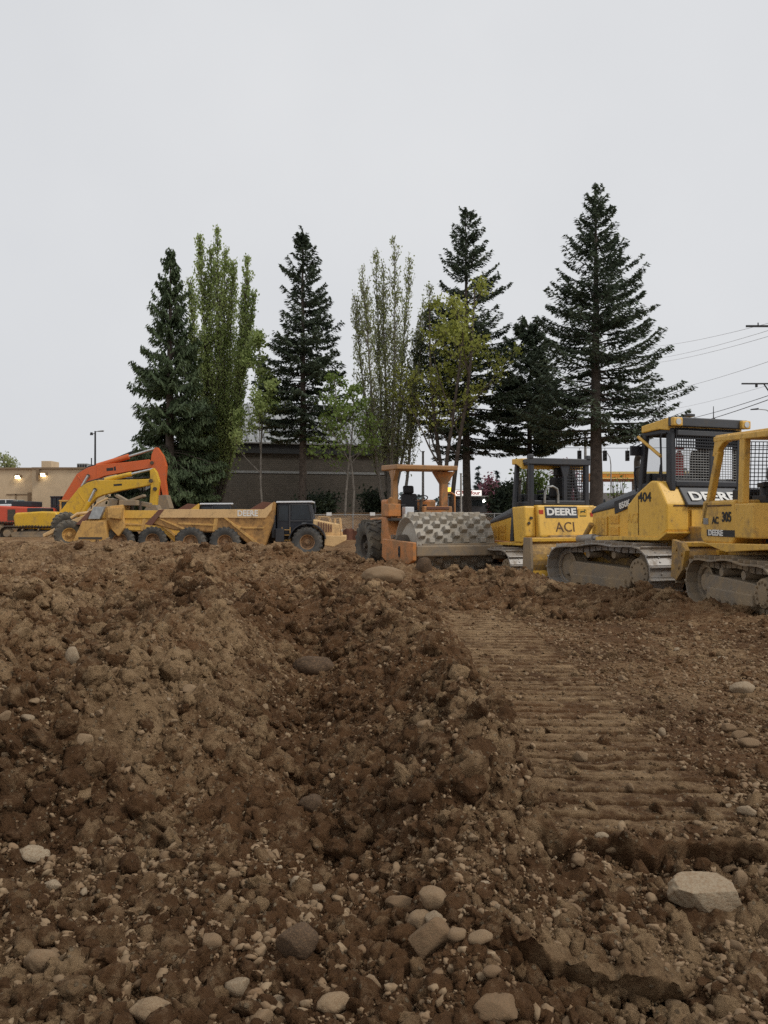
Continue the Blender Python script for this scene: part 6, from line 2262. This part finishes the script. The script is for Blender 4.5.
def utility_pole():
    Y = 58.0
    x = wx(776, Y)
    t = empty('utility_pole', (x, Y, 1.2), 0, 'wooden utility pole with crossarms, just past the right edge of the photo', 'utility pole')
    zt = wz(300, Y) - 1.2
    q = MB()
    q.cyl((0, 0, -0.3), (0, 0, zt), 0.19, 0.13, 14)
    q.build('pole', M['concrete_pole'], t, smooth=True)
    for (pa, py, th) in ((756.5, 326.5, 0.07), (752, 384, 0.05)):
        q = MB()
        a = wx(pa, Y) - x
        z = wz(py, Y) - 1.2
        q.box((a / 2 - a * 0.0 + 0.0, -0.2, z), (2 * abs(a) * 0.5 + 1.6, 0.10, th * 2))
        if th == 0.05:
            q.cyl((a * 0.55, -0.2, z), (0, -0.2, z - 1.4), 0.05, n=8)
            q.cyl((a * 0.85, -0.2, z - 0.25), (a * 0.85, -0.2, z + 0.02), 0.09, n=10)
        else:
            for f in (0.95, 0.3):
                q.cyl((a * f, -0.2, z), (a * f, -0.2, z + 0.25), 0.045, n=8)
        q.build('crossarm', M['dark_trim'], t)
    q = MB()
    z = wz(410, Y) - 1.2
    a = wx(751, Y) - x
    q.tube([(0, 0, z - 0.4), (a * 0.4, -0.1, z), (a * 0.8, -0.2, z + 0.05)], 0.035, 8)
    q.build('lamp_arm', M['galv'], t, smooth=True)
    q = MB()
    q.loft([(a * 0.75, -0.3, z + 0.0), (a * 0.75, -0.1, z + 0.0), (a * 0.75, -0.1, z + 0.12), (a * 0.75, -0.3, z + 0.12)][::-1], [(a * 1.05, -0.27, z - 0.02), (a * 1.05, -0.13, z - 0.02), (a * 1.05, -0.13, z + 0.05), (a * 1.05, -0.27, z + 0.05)][::-1])
    q.build('lamp_head', M['dark_trim'], t, bevel=0.02)


utility_pole()
WIRES = [((640, 347), 128, (776, 321), 58, 'grey_wire', 0.016, 'topmost thin power wire at the right of the sky'),
         ((640, 360), 128, (776, 328), 58, 'grey_wire', 0.016, 'second power wire from the top at the right of the sky'),
         ((640, 364), 128, (776, 334), 58, 'grey_wire', 0.016, 'third power wire from the top at the right of the sky'),
         ((640, 395), 128, (776, 359), 58, 'grey_wire', 0.016, 'lone middle power wire at the right of the sky'),
         ((640, 413), 128, (776, 383), 58, 'grey_wire', 0.011, 'faint power wire below the lone middle one'),
         ((650, 425), 120, (776, 393), 58, 'wire', 0.026, 'upper of the two dark lowest wires above the meshed cab'),
         ((650, 432), 120, (776, 397), 58, 'wire', 0.032, 'lower of the two dark lowest wires above the meshed cab')]
for (a, Ya, b, Yb, m, r, lab) in WIRES:
    A, B = Vector((wx(a[0], Ya), Ya, wz(a[1], Ya))), Vector((wx(b[0], Yb), Yb, wz(b[1], Yb)))
    q = MB()
    # continue past the pole and behind the fir
    pts = []
    for i in range(-4, 21):
        s = i / 16
        p = A + (B - A) * s
        p.z -= 1.2 * 4 * s * (1 - s) * 0.35 if 0 <= s <= 1 else 0
        pts.append(p)
    q.tube(pts, r, 4)
    tag(q.build('power_line', M[m], None), lab, 'power line', 'power lines')


def street_span():
    Y = 84.0
    for px, lab in ((579.5, 'leftmost of the three hanging traffic lights, left of the thick fir trunk'), (605, 'middle hanging traffic light, just right of the thick fir trunk'), (627.5, 'rightmost hanging traffic light, over the orange canopy')):
        t = empty('traffic_light', (wx(px, Y), Y, wz(461, Y)), 0, lab, 'traffic light', 'hanging traffic lights')
        h_ = wz(450.5, Y) - wz(461, Y)
        q = MB()
        q.box((0, 0, h_ / 2), (0.42, 0.22, h_))
        hs = q.build('housing', M['dark_trim'], t, bevel=0.04)
        for i in range(3):
            q = MB()
            z = h_ * (0.18 + 0.32 * i)
            n = 10
            P = [(0.155 * math.cos(PI * j / n), 0.155 * math.sin(PI * j / n)) for j in range(n + 1)]
            P2 = [(0.14 * math.cos(PI * j / n), 0.14 * math.sin(PI * j / n)) for j in range(n + 1)]
            q.prism([(p[0], z + p[1]) for p in P] + [(p[0], z + p[1]) for p in P2[::-1]], -0.30, -0.11)
            q.build('visor', M['dark_trim'], hs)
        q = MB()
        q.cyl((0, 0, h_), (0, 0, h_ + 0.26), 0.03, n=8)
        q.build('hanger', M['galv'], t)
    q = MB()
    q.tube([(wx(p, Y), Y, wz(447.6 + 0.5 * math.sin((p - 560) / 35), Y)) for p in range(540, 800, 12)], 0.025, 4)
    tag(q.build('span_wire', M['wire'], None), 'wire that carries the hanging traffic lights', 'cable')
    q = MB()
    x = wx(585.5, 76)
    q.cyl((0, 0, 0), (0, 0, wz(430, 76) - 1.9), 0.16, 0.12, 12)
    q.box((0, -0.1, wz(440, 76) - 1.9), (0.10, 0.10, 1.6))
    tag(q.build('steel_pole', M['concrete_pole'], None, smooth=True, loc=(x, 76, 1.9)), 'pale grey pole just left of the thick fir trunk', 'pole', 'pale poles behind the machines')
    for px, top, Yp, lab in ((423, 452, 74, 'pale pole behind the roller canopy'), (461, 474, 90, 'short pale pole left of the dark fir trunk')):
        q = MB()
        q.cyl((0, 0, 0), (0, 0, wz(top, Yp) - 1.9), 0.13, 0.10, 12)
        q.cyl((0, 0, wz(top, Yp) - 1.9), (0, 0, wz(top, Yp) - 1.82), 0.16, 0.16, 12)
        tag(q.build('steel_pole', M['concrete_pole'], None, smooth=True, loc=(wx(px, Yp), Yp, 1.9)), lab, 'pole', 'pale poles behind the machines')
    Ys = 88
    t = empty('street_lamp', (wx(611, Ys), Ys, 1.9), 0, 'thin curved street lamp between two hanging traffic lights', 'street lamp')
    q = MB()
    zz = wz(452, Ys) - 1.9
    q.tube([(0, 0, 0), (0, 0, zz - 1.4), (-0.1, 0, zz - 0.6), (-0.4, 0, zz - 0.1), (-0.8, 0, zz)], [0.07, 0.06, 0.05, 0.045, 0.04], 8)
    q.build('pole', M['galv'], t, smooth=True)
    q = MB()
    q.box((-1.0, 0, zz + 0.01), (0.5, 0.2, 0.1))
    q.build('lamp_head', M['galv'], t, bevel=0.03)


street_span()


def canopy():
    Y = 98.0
    x0, x1 = wx(598, Y), wx(690, Y)
    t = empty('fuel_canopy', (x0, Y, 1.9), 0, 'orange banded filling station canopy right of the thick fir trunk', 'canopy')
    w = x1 - x0
    z0, z1 = wz(479, Y) - 1.9, wz(471.5, Y) - 1.9
    q = MB()
    q.box((w / 2, 4, (z0 + z1) / 2), (w, 8, z1 - z0))
    c = q.build('fascia', M['canopy_yellow'], t, bevel=0.03)
    q = MB()
    q.box((w / 2, -0.02, z1 - 0.14), (w + .02, 0.05, 0.26))
    q.box((w / 2, -0.02, z0 + 0.08), (w + .02, 0.05, 0.13))
    q.build('stripe', M['canopy_pale'], c)
    for x in (1.5, w / 2, w - 1.5):
        q = MB()
        q.box((x, 4, z0 / 2), (0.4, 0.4, z0))
        q.build('column', M['galv'], t, bevel=0.02)
    t2 = empty('grey_shop', (x0 - 1.5, Y + 12, 1.9), 0, 'low grey building behind the orange canopy', 'building')
    q = MB()
    q.box((8, 4, 1.5), (18, 8, 3.0))
    wl_ = q.build('wall', M['galv'], t2)
    for i in range(5):
        q = MB()
        q.box((1.5 + 3.1 * i, -0.02, 1.3), (2.2, 0.06, 1.6))
        q.build('window', M['dark_glass'], wl_)


canopy()


def shop():
    Y = 96.0
    x0, x1 = wx(449, Y), wx(487, Y)
    t = empty('low_shop', (x0, Y, 1.9), 0, 'low dark roadside shop under a lit white sign, behind the roller', 'building')
    w = x1 - x0
    z = lambda py: wz(py, Y) - 1.9
    q = MB()
    q.box((w / 2, 3, z(497) / 2), (w, 6, z(497)))
    q.build('wall', M['grey_paint'], t)
    q = MB()
    q.box((w / 2, 2.7, z(496.4)), (w + 0.5, 7.0, 0.14))
    q.build('roof', M['galv'], t)
    q = MB()
    q.box((w * 0.25, -0.03, z(503)), (0.4, 0.06, 0.9))
    q.build('window', M['dark_glass'], t)
    q = MB()
    q.box((w * 0.72, -0.03, z(503)), (1.5, 0.06, 0.7))
    q.build('window', M['dark_glass'], t)
    q = MB()
    q.cyl((wx(484, Y) - x0, -0.15, z(501)), (wx(484, Y) - x0, -0.02, z(501)), 0.20, n=16)
    q.build('wall_lamp', M['headlight'], t)
    s = empty('shop_sign', (wx(468, Y - 0.6), Y - 0.6, wz(493, Y - 0.6)), 0, 'lit white shop sign with red lettering behind the dark fir trunk', 'sign')
    q = MB()
    q.box((0, 0, 0), (wx(480, Y) - wx(453, Y), 0.16, 0.68))
    q.build('sign_box', M['sign_glow'], s, bevel=0.01)
    q = MB()
    hw_ = (wx(480, Y) - wx(453, Y)) / 2
    for zz in (0.36, -0.36):
        q.box((0, 0, zz), (2 * hw_ + 0.12, 0.2, 0.05))
    for sx in (-1, 1):
        q.box((sx * (hw_ + 0.03), 0, 0), (0.05, 0.2, 0.67))
        q.box((sx * hw_ * 0.5, 0.05, -0.5), (0.08, 0.08, 0.3))
    q.build('sign_frame', M['dark_trim'], s)
    lettering('CA', 0.62, M['sign_red'], s, Vector((-0.95, -0.086, 0.0)), 'right', width=1.05, bold=0.03)
    lettering('four', 0.62, M['sign_red'], s, Vector((0.88, -0.086, 0.0)), 'right', width=1.15, bold=0.03)
    a = empty('amber_sign', (wx(450.5, Y - 0.8), Y - 0.8, wz(494, Y)), 0, 'small lit amber sign at the left end of the white shop sign', 'sign')
    q = MB()
    q.box((0, 0, 0.40), (0.62, 0.14, 0.72))
    q.build('panel', M['amber_glow'], a, bevel=0.02)
    q = MB()
    q.cyl((0, 0, wz(497, Y) - wz(494, Y) - 0.1), (0, 0, 0.05), 0.04, n=8)
    q.build('bracket', M['dark_trim'], a)


shop()


def car(px, Y, label, mat, rz):
    zg = 1.9
    t = empty('parked_car', (wx(px, Y), Y, zg), rz, label, 'car', 'cars parked by the tan building')
    q = MB()
    q.prism([(-2.15, 0.35), (-2.2, 0.78), (-2.0, 0.95), (-0.9, 1.0), (1.0, 0.95), (2.0, 0.80), (2.2, 0.55), (2.15, 0.32)], -0.86, 0.86)
    b = q.build('body', mat, t, bevel=0.08, seg=3)
    q = MB()
    q.loft([(-1.75, -0.78, 0.96), (-1.75, 0.78, 0.96), (1.05, 0.78, 0.93), (1.05, -0.78, 0.93)], [(-1.1, -0.62, 1.42), (-1.1, 0.62, 1.42), (0.25, 0.62, 1.42), (0.25, -0.62, 1.42)])
    q.build('windows', M['dark_glass'], b, bevel=0.04)
    q = MB()
    q.box((-0.42, 0, 1.44), (1.4, 1.26, 0.06))
    for s in (-1, 1):
        q.box((-0.45, s * 0.70, 1.18), (0.09, 0.05, 0.5), Matrix.Rotation(0, 3, 'X'))
    q.build('roof', mat, b, bevel=0.02)
    for x in (-1.35, 1.38):
        for s in (-1, 1):
            q = MB()
            q.lathe_y((x, s * 0.78, 0.32), [(-0.10, 0), (-0.10, 0.26), (-0.08, 0.32), (0.08, 0.32), (0.10, 0.26), (0.10, 0)], 20)
            q.build('wheel', M['tyre'], t, smooth=True)
    q = MB()
    for s in (-1, 1):
        q.box((2.17, s * 0.6, 0.68), (0.06, 0.32, 0.12))
    q.build('headlight', M['silver'], b)
    return t


car(3, 84, 'white car at the left edge, in front of the tan building', M['car_white'], R(190))
car(13, 86, 'pale green-grey car just right of the white car', M['car_green'], R(200))


# ------------------------------------------------------------------ stones, gravel and clods
def rock_data(name, seed, sub=3, flat=0.7, rough=0.14, cuts=5, mat='stone', planes=()):
    r = random.Random(seed)
    bm = bmesh.new()
    bmesh.ops.create_icosphere(bm, subdivisions=sub, radius=1.0)
    V = np.array([v.co[:] for v in bm.verts])
    off = r.uniform(0, 50)
    n1 = perlin(V[:, 0] * 1.3 + off, V[:, 1] * 1.3 + V[:, 2] * 0.9, seed % 40)
    n2 = perlin(V[:, 0] * 3.3 + V[:, 2] * 2, V[:, 1] * 3.3 + off, seed % 37)
    V = V * (1 + rough * n1 + rough * 0.35 * n2)[:, None]
    for _ in range(cuts):
        n = np.array([r.gauss(0, 1) for _ in range(3)])
        n /= np.linalg.norm(n)
        d = r.uniform(0.55, 0.85)
        k = V @ n - d
        V -= np.maximum(0, k)[:, None] * n[None] * 0.92
    for (nx, ny, nz, d) in planes:
        n = np.array([nx, ny, nz], dtype=float)
        n /= np.linalg.norm(n)
        V -= np.maximum(0, V @ n - d)[:, None] * n[None] * 0.96
    n3 = perlin(V[:, 0] * 7 + V[:, 2] * 5, V[:, 1] * 7 + off, (seed + 5) % 40)
    V = V * (1 + 0.035 * n3)[:, None]
    V = V * np.array([1.0, r.uniform(0.68, 0.95), flat])
    for v, c in zip(bm.verts, V):
        v.co = c
    me = bpy.data.meshes.new(name)
    bm.to_mesh(me)
    bm.free()
    me.materials.append(M[mat])
    me.shade_smooth()
    return me


def place_stone(name, me, x, y, z, size, label, group, rot=None):
    o = bpy.data.objects.new(name, me)
    COL.objects.link(o)
    o.location = (x, y, z)
    o.rotation_euler = rot or (rnd.uniform(-0.35, 0.35), rnd.uniform(-0.35, 0.35), rnd.uniform(0, 2 * PI))
    o.scale = size if hasattr(size, '__len__') else (size,) * 3
    return tag(o, label, 'stone' if 'clod' not in name else 'clod', group)


# stones one can pick out: (px, py of centre, width px, height px, material, cuts, label)
HERO = [
    (710, 897, 72, 40, 'pale_stone', 9, 'largest pale flat-topped boulder at the lower right'),
    (430, 941, 46, 42, 'stone', 7, 'wide pale stone at the bottom centre, largest of its cluster'),
    (400, 906, 30, 18, 'stone', 3, 'long tilted stone at upper left of the bottom centre cluster'),
    (432, 900, 30, 22, 'stone', 2, 'rounded stone at the top of the bottom centre cluster'),
    (421, 921, 26, 20, 'stone', 3, 'pale stone tucked behind the widest stone of the bottom centre cluster'),
    (434, 919, 17, 15, 'pale_stone', 2, 'small round stone between the two upper stones of the bottom centre cluster'),
    (457, 935, 18, 14, 'stone', 3, 'small stone touching the right side of the widest cluster stone'),
    (297, 943, 40, 36, 'dark_stone', 3, 'dark brown rounded boulder at the bottom, left of centre'),
    (297, 884, 14, 17, 'pale_stone', 3, 'upright pale stone above the dark brown boulder'),
    (316, 890, 19, 11, 'pale_stone', 3, 'flat pale stone beside the upright pale stone'),
    (237, 987, 25, 20, 'pale_stone', 3, 'round pale stone near the bottom, right of lower left corner'),
    (40, 961, 30, 28, 'stone', 5, 'brown boulder half buried near the lower left corner'),
    (148, 1014, 44, 24, 'stone', 2, 'smooth brown boulder cut by the bottom edge'),
    (31, 857, 32, 18, 'pale_stone', 6, 'broken pale stone near the left edge, below the mound'),
    (73, 657, 17, 22, 'pale_stone', 5, 'upright pale stone standing on the left mound'),
    (27, 719, 14, 9, 'pale_stone', 4, 'bright stone on the front of the left mound'),
    (5, 716, 14, 11, 'stone', 4, 'stone at the left edge beside the bright one'),
    (84, 740, 16, 18, 'stone', 4, 'tan stone pressed into the front face of the left mound'),
    (384, 577, 42, 20, 'stone', 3, 'large long boulder in front of the roller tyre'),
    (424, 566, 18, 18, 'dark_stone', 4, 'dark pointed boulder under the roller beam'),
    (313, 668, 42, 18, 'dark_stone', 3, 'flat dark boulder sunk in the trough'),
    (613, 847, 20, 12, 'stone', 3, 'pale stone below the broken end of the cleat prints'),
    (602, 839, 13, 9, 'pale_stone', 2, 'small round stone touching the pale stone below the cleat prints'),
    (500, 908, 12, 9, 'pale_stone', 2, 'small round pale stone above the dark ledge'),
    (480, 939, 25, 12, 'stone', 3, 'flat stone on the lip of the dark ledge'),
    (493, 972, 20, 12, 'stone', 4, 'grey stone below the dark ledge'),
    (662, 732, 7, 10, 'pale_stone', 1, 'egg shaped stone beside the cleat prints'),
    (729, 728, 13, 9, 'stone', 2, 'rounded stone at right, first of a row of three'),
    (740, 735, 16, 9, 'stone', 3, 'rounded stone at right, middle of a row of three'),
    (750, 743, 20, 11, 'stone', 5, 'broad tan stone at right, last of a row of three'),
    (743, 689, 24, 9, 'pale_stone', 3, 'long flat pale stone near the right edge, above the row of three'),
    (428, 728, 20, 12, 'stone', 3, 'stone on the near side of the central dirt berm'),
    (497, 1012, 44, 14, 'stone', 4, 'flat slab stone at the bottom edge, centre'),
    (740, 880, 16, 20, 'stone', 4, 'upright tan stone right of the large flat-topped boulder'),
    (312, 806, 26, 18, 'dark_stone', 4, 'dark lump in the bottom of the trough'),
    (278, 1000, 14, 10, 'pale_stone', 2, 'small pale stone right of the round pale stone at the bottom'),
    (210, 943, 22, 18, 'stone', 3, 'half buried tan stone left of the dark brown boulder'),
    (333, 1005, 34, 18, 'stone', 4, 'tan lump at the bottom edge right of the smooth brown boulder'),
    (370, 985, 24, 18, 'stone', 4, 'tan stone at the bottom, left of centre slab'),
]
taken = []
for i, (px, py, w, h_, m, cuts, lab) in enumerate(HERO):
    x, y, z = on_ground(px, py + h_ * 0.30)
    sx = w / F * y / 2 * 1.08
    sz = max(0.5 * sx, h_ / F * y / 2 * 1.08)
    pl = ((0.05, -0.25, 1, 0.50), (0.12, -1, 0.10, 0.55), (-0.75, -0.8, -0.35, 0.62), (1, -0.15, 0.25, 0.80), (0.8, 0.1, 0.9, 0.84), (-0.3, 0.3, -1, 0.5)) if i == 0 else ()
    me = rock_data('rock', 100 + i, 5 if i == 0 else 4 if w > 25 else 3, 1.0 if i == 0 else 0.95, 0.13 if cuts < 6 else 0.11, 0 if i == 0 else cuts, m, pl)
    up = h_ > w
    if i == 0:
        sz *= 1.12
    o = place_stone('boulder' if w > 34 else 'stone', me, x, y + sx * 0.35, z + sz * (0.34 if i == 0 else 0.45), (sx, sx * 0.85, sz), lab, None, (0, 0, 0.05) if i == 0 else (rnd.uniform(-0.15, 0.15), rnd.uniform(-0.12, 0.12), rnd.uniform(-0.4, 0.4)))
    taken.append((x, y, sx))
HEROES = np.array(taken)

PROTO = [rock_data('rock', 300 + i, 3, 0.62 + 0.05 * (i % 4), 0.24, 4 + i % 7, 'stone' if i % 6 else 'pale_stone') for i in range(12)]


def zone(x, y):
    if x > 0.75 and y > 3.75 and y < 12:
        return ('stone lying on the packed, tracked ground at right', 'stones on the packed ground')
    if y <= 3.8 and x > 0.3:
        return ('stone in the churned dirt at the lower right', 'stones in the lower right dirt')
    if y <= 3.6:
        return ('stone among the pebbles at the lower left', 'stones at the lower left')
    if x < -1.1:
        return ('stone on the rough left mound', 'stones on the left mound')
    if x < 0.0:
        return ('stone in the trough between the left mound and the central berm', 'stones in the trough')
    if y < 12:
        return ('stone on the central dirt berm', 'stones on the central berm')
    return ('stone in the dirt just in front of the machines', 'stones in front of the machines')


n_st = 0
while n_st < 255:
    py = 560 + 470 * rnd.random() ** 0.8
    px = rnd.uniform(-10, 778)
    x, y, z = on_ground(px, py)
    if y > 16:
        continue
    s = 0.5 * (rnd.lognormvariate(math.log(0.034), 0.45)) * (1 + 0.06 * y)
    s = min(max(s, 0.0045 * y), 0.06)
    if any((x - a) ** 2 + (y - b) ** 2 < (s + c) ** 2 for a, b, c in taken):
        continue
    if 0.8 < x < 1.75 and 3.8 < y < 11 and rnd.random() < 0.7:
        continue
    taken.append((x, y, s))
    lab, grp = zone(x, y)
    place_stone('stone', PROTO[n_st % 12], x, y, z + s * rnd.uniform(-0.05, 0.3), (s, s * rnd.uniform(0.75, 1.0), s * rnd.uniform(0.8, 1.0)), lab, grp)
    n_st += 1


def scatter(name, n, smin, smax, mat, seed, sub=1, sink=0.15, ymax=26.0, squash=0.7, where=None, power=2.6, rough=0.25, smooth=True, ymin=0.0, floor=0.0014, cuts=4):
    """small loose material, far too many to count, as one mesh"""
    g = np.random.default_rng(seed)
    bm = bmesh.new()
    bmesh.ops.create_icosphere(bm, subdivisions=sub, radius=1.0)
    bv = np.array([v.co[:] for v in bm.verts])
    bf = np.array([[v.index for v in f.verts] for f in bm.faces])
    bm.free()
    # spread evenly per solid angle of ground seen at eye height, so that near ground is as busy as far ground
    py = g.uniform(HZ + EYE * F / ymax, 1075 if not ymin else HZ + EYE * F / ymin, n)
    y = EYE * F / (py - HZ)
    x = g.uniform(-0.56, 0.56, n) * y
    if where is not None:
        k = where(x, y, g)
        x, y = x[k], y[k]
    if len(HEROES):
        dd = np.sqrt((x[:, None] - HEROES[None, :, 0]) ** 2 + (y[:, None] - HEROES[None, :, 1] - 0.3 * HEROES[None, :, 2]) ** 2)
        ok = (dd > HEROES[None, :, 2] * 1.12).all(1)
        x, y = x[ok], y[ok]
    n = len(x)
    s = smin + (smax - smin) * g.random(n) ** power
    s = np.maximum(s, floor * y * g.uniform(0.7, 1.5, n))
    z = H(x, y)
    prot = []
    for i in range(10):
        o_ = g.uniform(0, 40, 2)
        w = bv * (1 + g.normal(0, rough * (0.5 if len(bv) < 100 else 0.22), (len(bv), 1)))
        if len(bv) >= 100:
            w = w * (1 + 0.55 * np.abs(perlin(bv[:, 0] * 2.2 + o_[0] + bv[:, 2], bv[:, 1] * 2.2 + o_[1] - bv[:, 2], i)) + 0.26 * perlin(bv[:, 0] * 5 + o_[1], bv[:, 1] * 5 + bv[:, 2] * 4, i + 3))[:, None]
        for _ in range(cuts):
            nn = g.normal(0, 1, 3)
            nn /= np.linalg.norm(nn)
            kk = w @ nn - g.uniform(0.5, 0.85)
            w = w - np.maximum(0, kk)[:, None] * nn[None] * 0.9
        prot.append(w * np.array([1, g.uniform(0.65, 0.95), squash * g.uniform(0.8, 1.15)]))
    prot = np.array(prot)
    w = prot[g.integers(0, 10, n)] * s[:, None, None]
    a = g.uniform(0, 2 * PI, n)
    tl = g.normal(0, 0.35, (n, 2))
    ca, sa = np.cos(a)[:, None], np.sin(a)[:, None]
    X = w[:, :, 0] * ca - w[:, :, 1] * sa
    Yv = w[:, :, 0] * sa + w[:, :, 1] * ca
    Zv = w[:, :, 2] + X * tl[:, :1] + Yv * tl[:, 1:]
    V = np.stack([X + x[:, None], Yv + y[:, None], Zv + (z + s * sink)[:, None]], -1).reshape(-1, 3)
    Q = (bf[None] + (np.arange(n) * len(bv))[:, None, None]).reshape(-1, 3)
    tint = np.repeat(g.random(n), len(bv))
    o = np_mesh(name, V, Q, M[mat], smooth=smooth, tint=tint, dry_lit=np.repeat(dryness_and_shade(x, y) + g.normal(0.08, 0.30, n), len(bv)))
    return tag(o, kind='stuff')


def off_track(x, y, g):
    tm = track_mask(x, y)
    dens = 0.55 + 0.45 * perlin(x * 0.8, y * 0.8, 61) + 0.5 * perlin(x * 2.2, y * 2.2, 62)
    return (g.random(len(x)) > 0.85 * tm) & (g.random(len(x)) < dens)


scatter('gravel', 27000, 0.006, 0.028, 'stone', 201, 2, 0.05, where=off_track, power=2.6, rough=0.3, floor=0.0021)
scatter('fine_gravel', 26000, 0.004, 0.011, 'stone', 203, 1, 0.25, where=off_track)
scatter('soil_clods', 24000, 0.008, 0.045, 'soil', 202, 3, 0.05, where=off_track, squash=0.85, rough=0.30, power=4.6, cuts=1)
def clod_zone(x, y, g):
    return off_track(x, y, g) & ~((x > 0.6) & (y < 11.0)) & ((y > 8.5) | (x < -1.6))


def lump_zone(x, y, g):
    return off_track(x, y, g) & (x < 0.75 + 0.3 * (y < 3.6))


scatter('far_clods', 9000, 0.03, 0.14, 'soil', 206, 3, 0.0, where=clod_zone, squash=0.8, rough=0.32, power=2.6, cuts=1, ymin=6.5, ymax=27)
scatter('earth_lumps', 17000, 0.010, 0.080, 'soil', 207, 3, 0.0, where=lump_zone, squash=0.85, rough=0.32, power=4.2, cuts=1, ymin=3.7, ymax=17)
scatter('soil_crumbs', 100000, 0.004, 0.013, 'soil', 204, 1, 0.2, where=off_track, squash=0.9, rough=0.3)
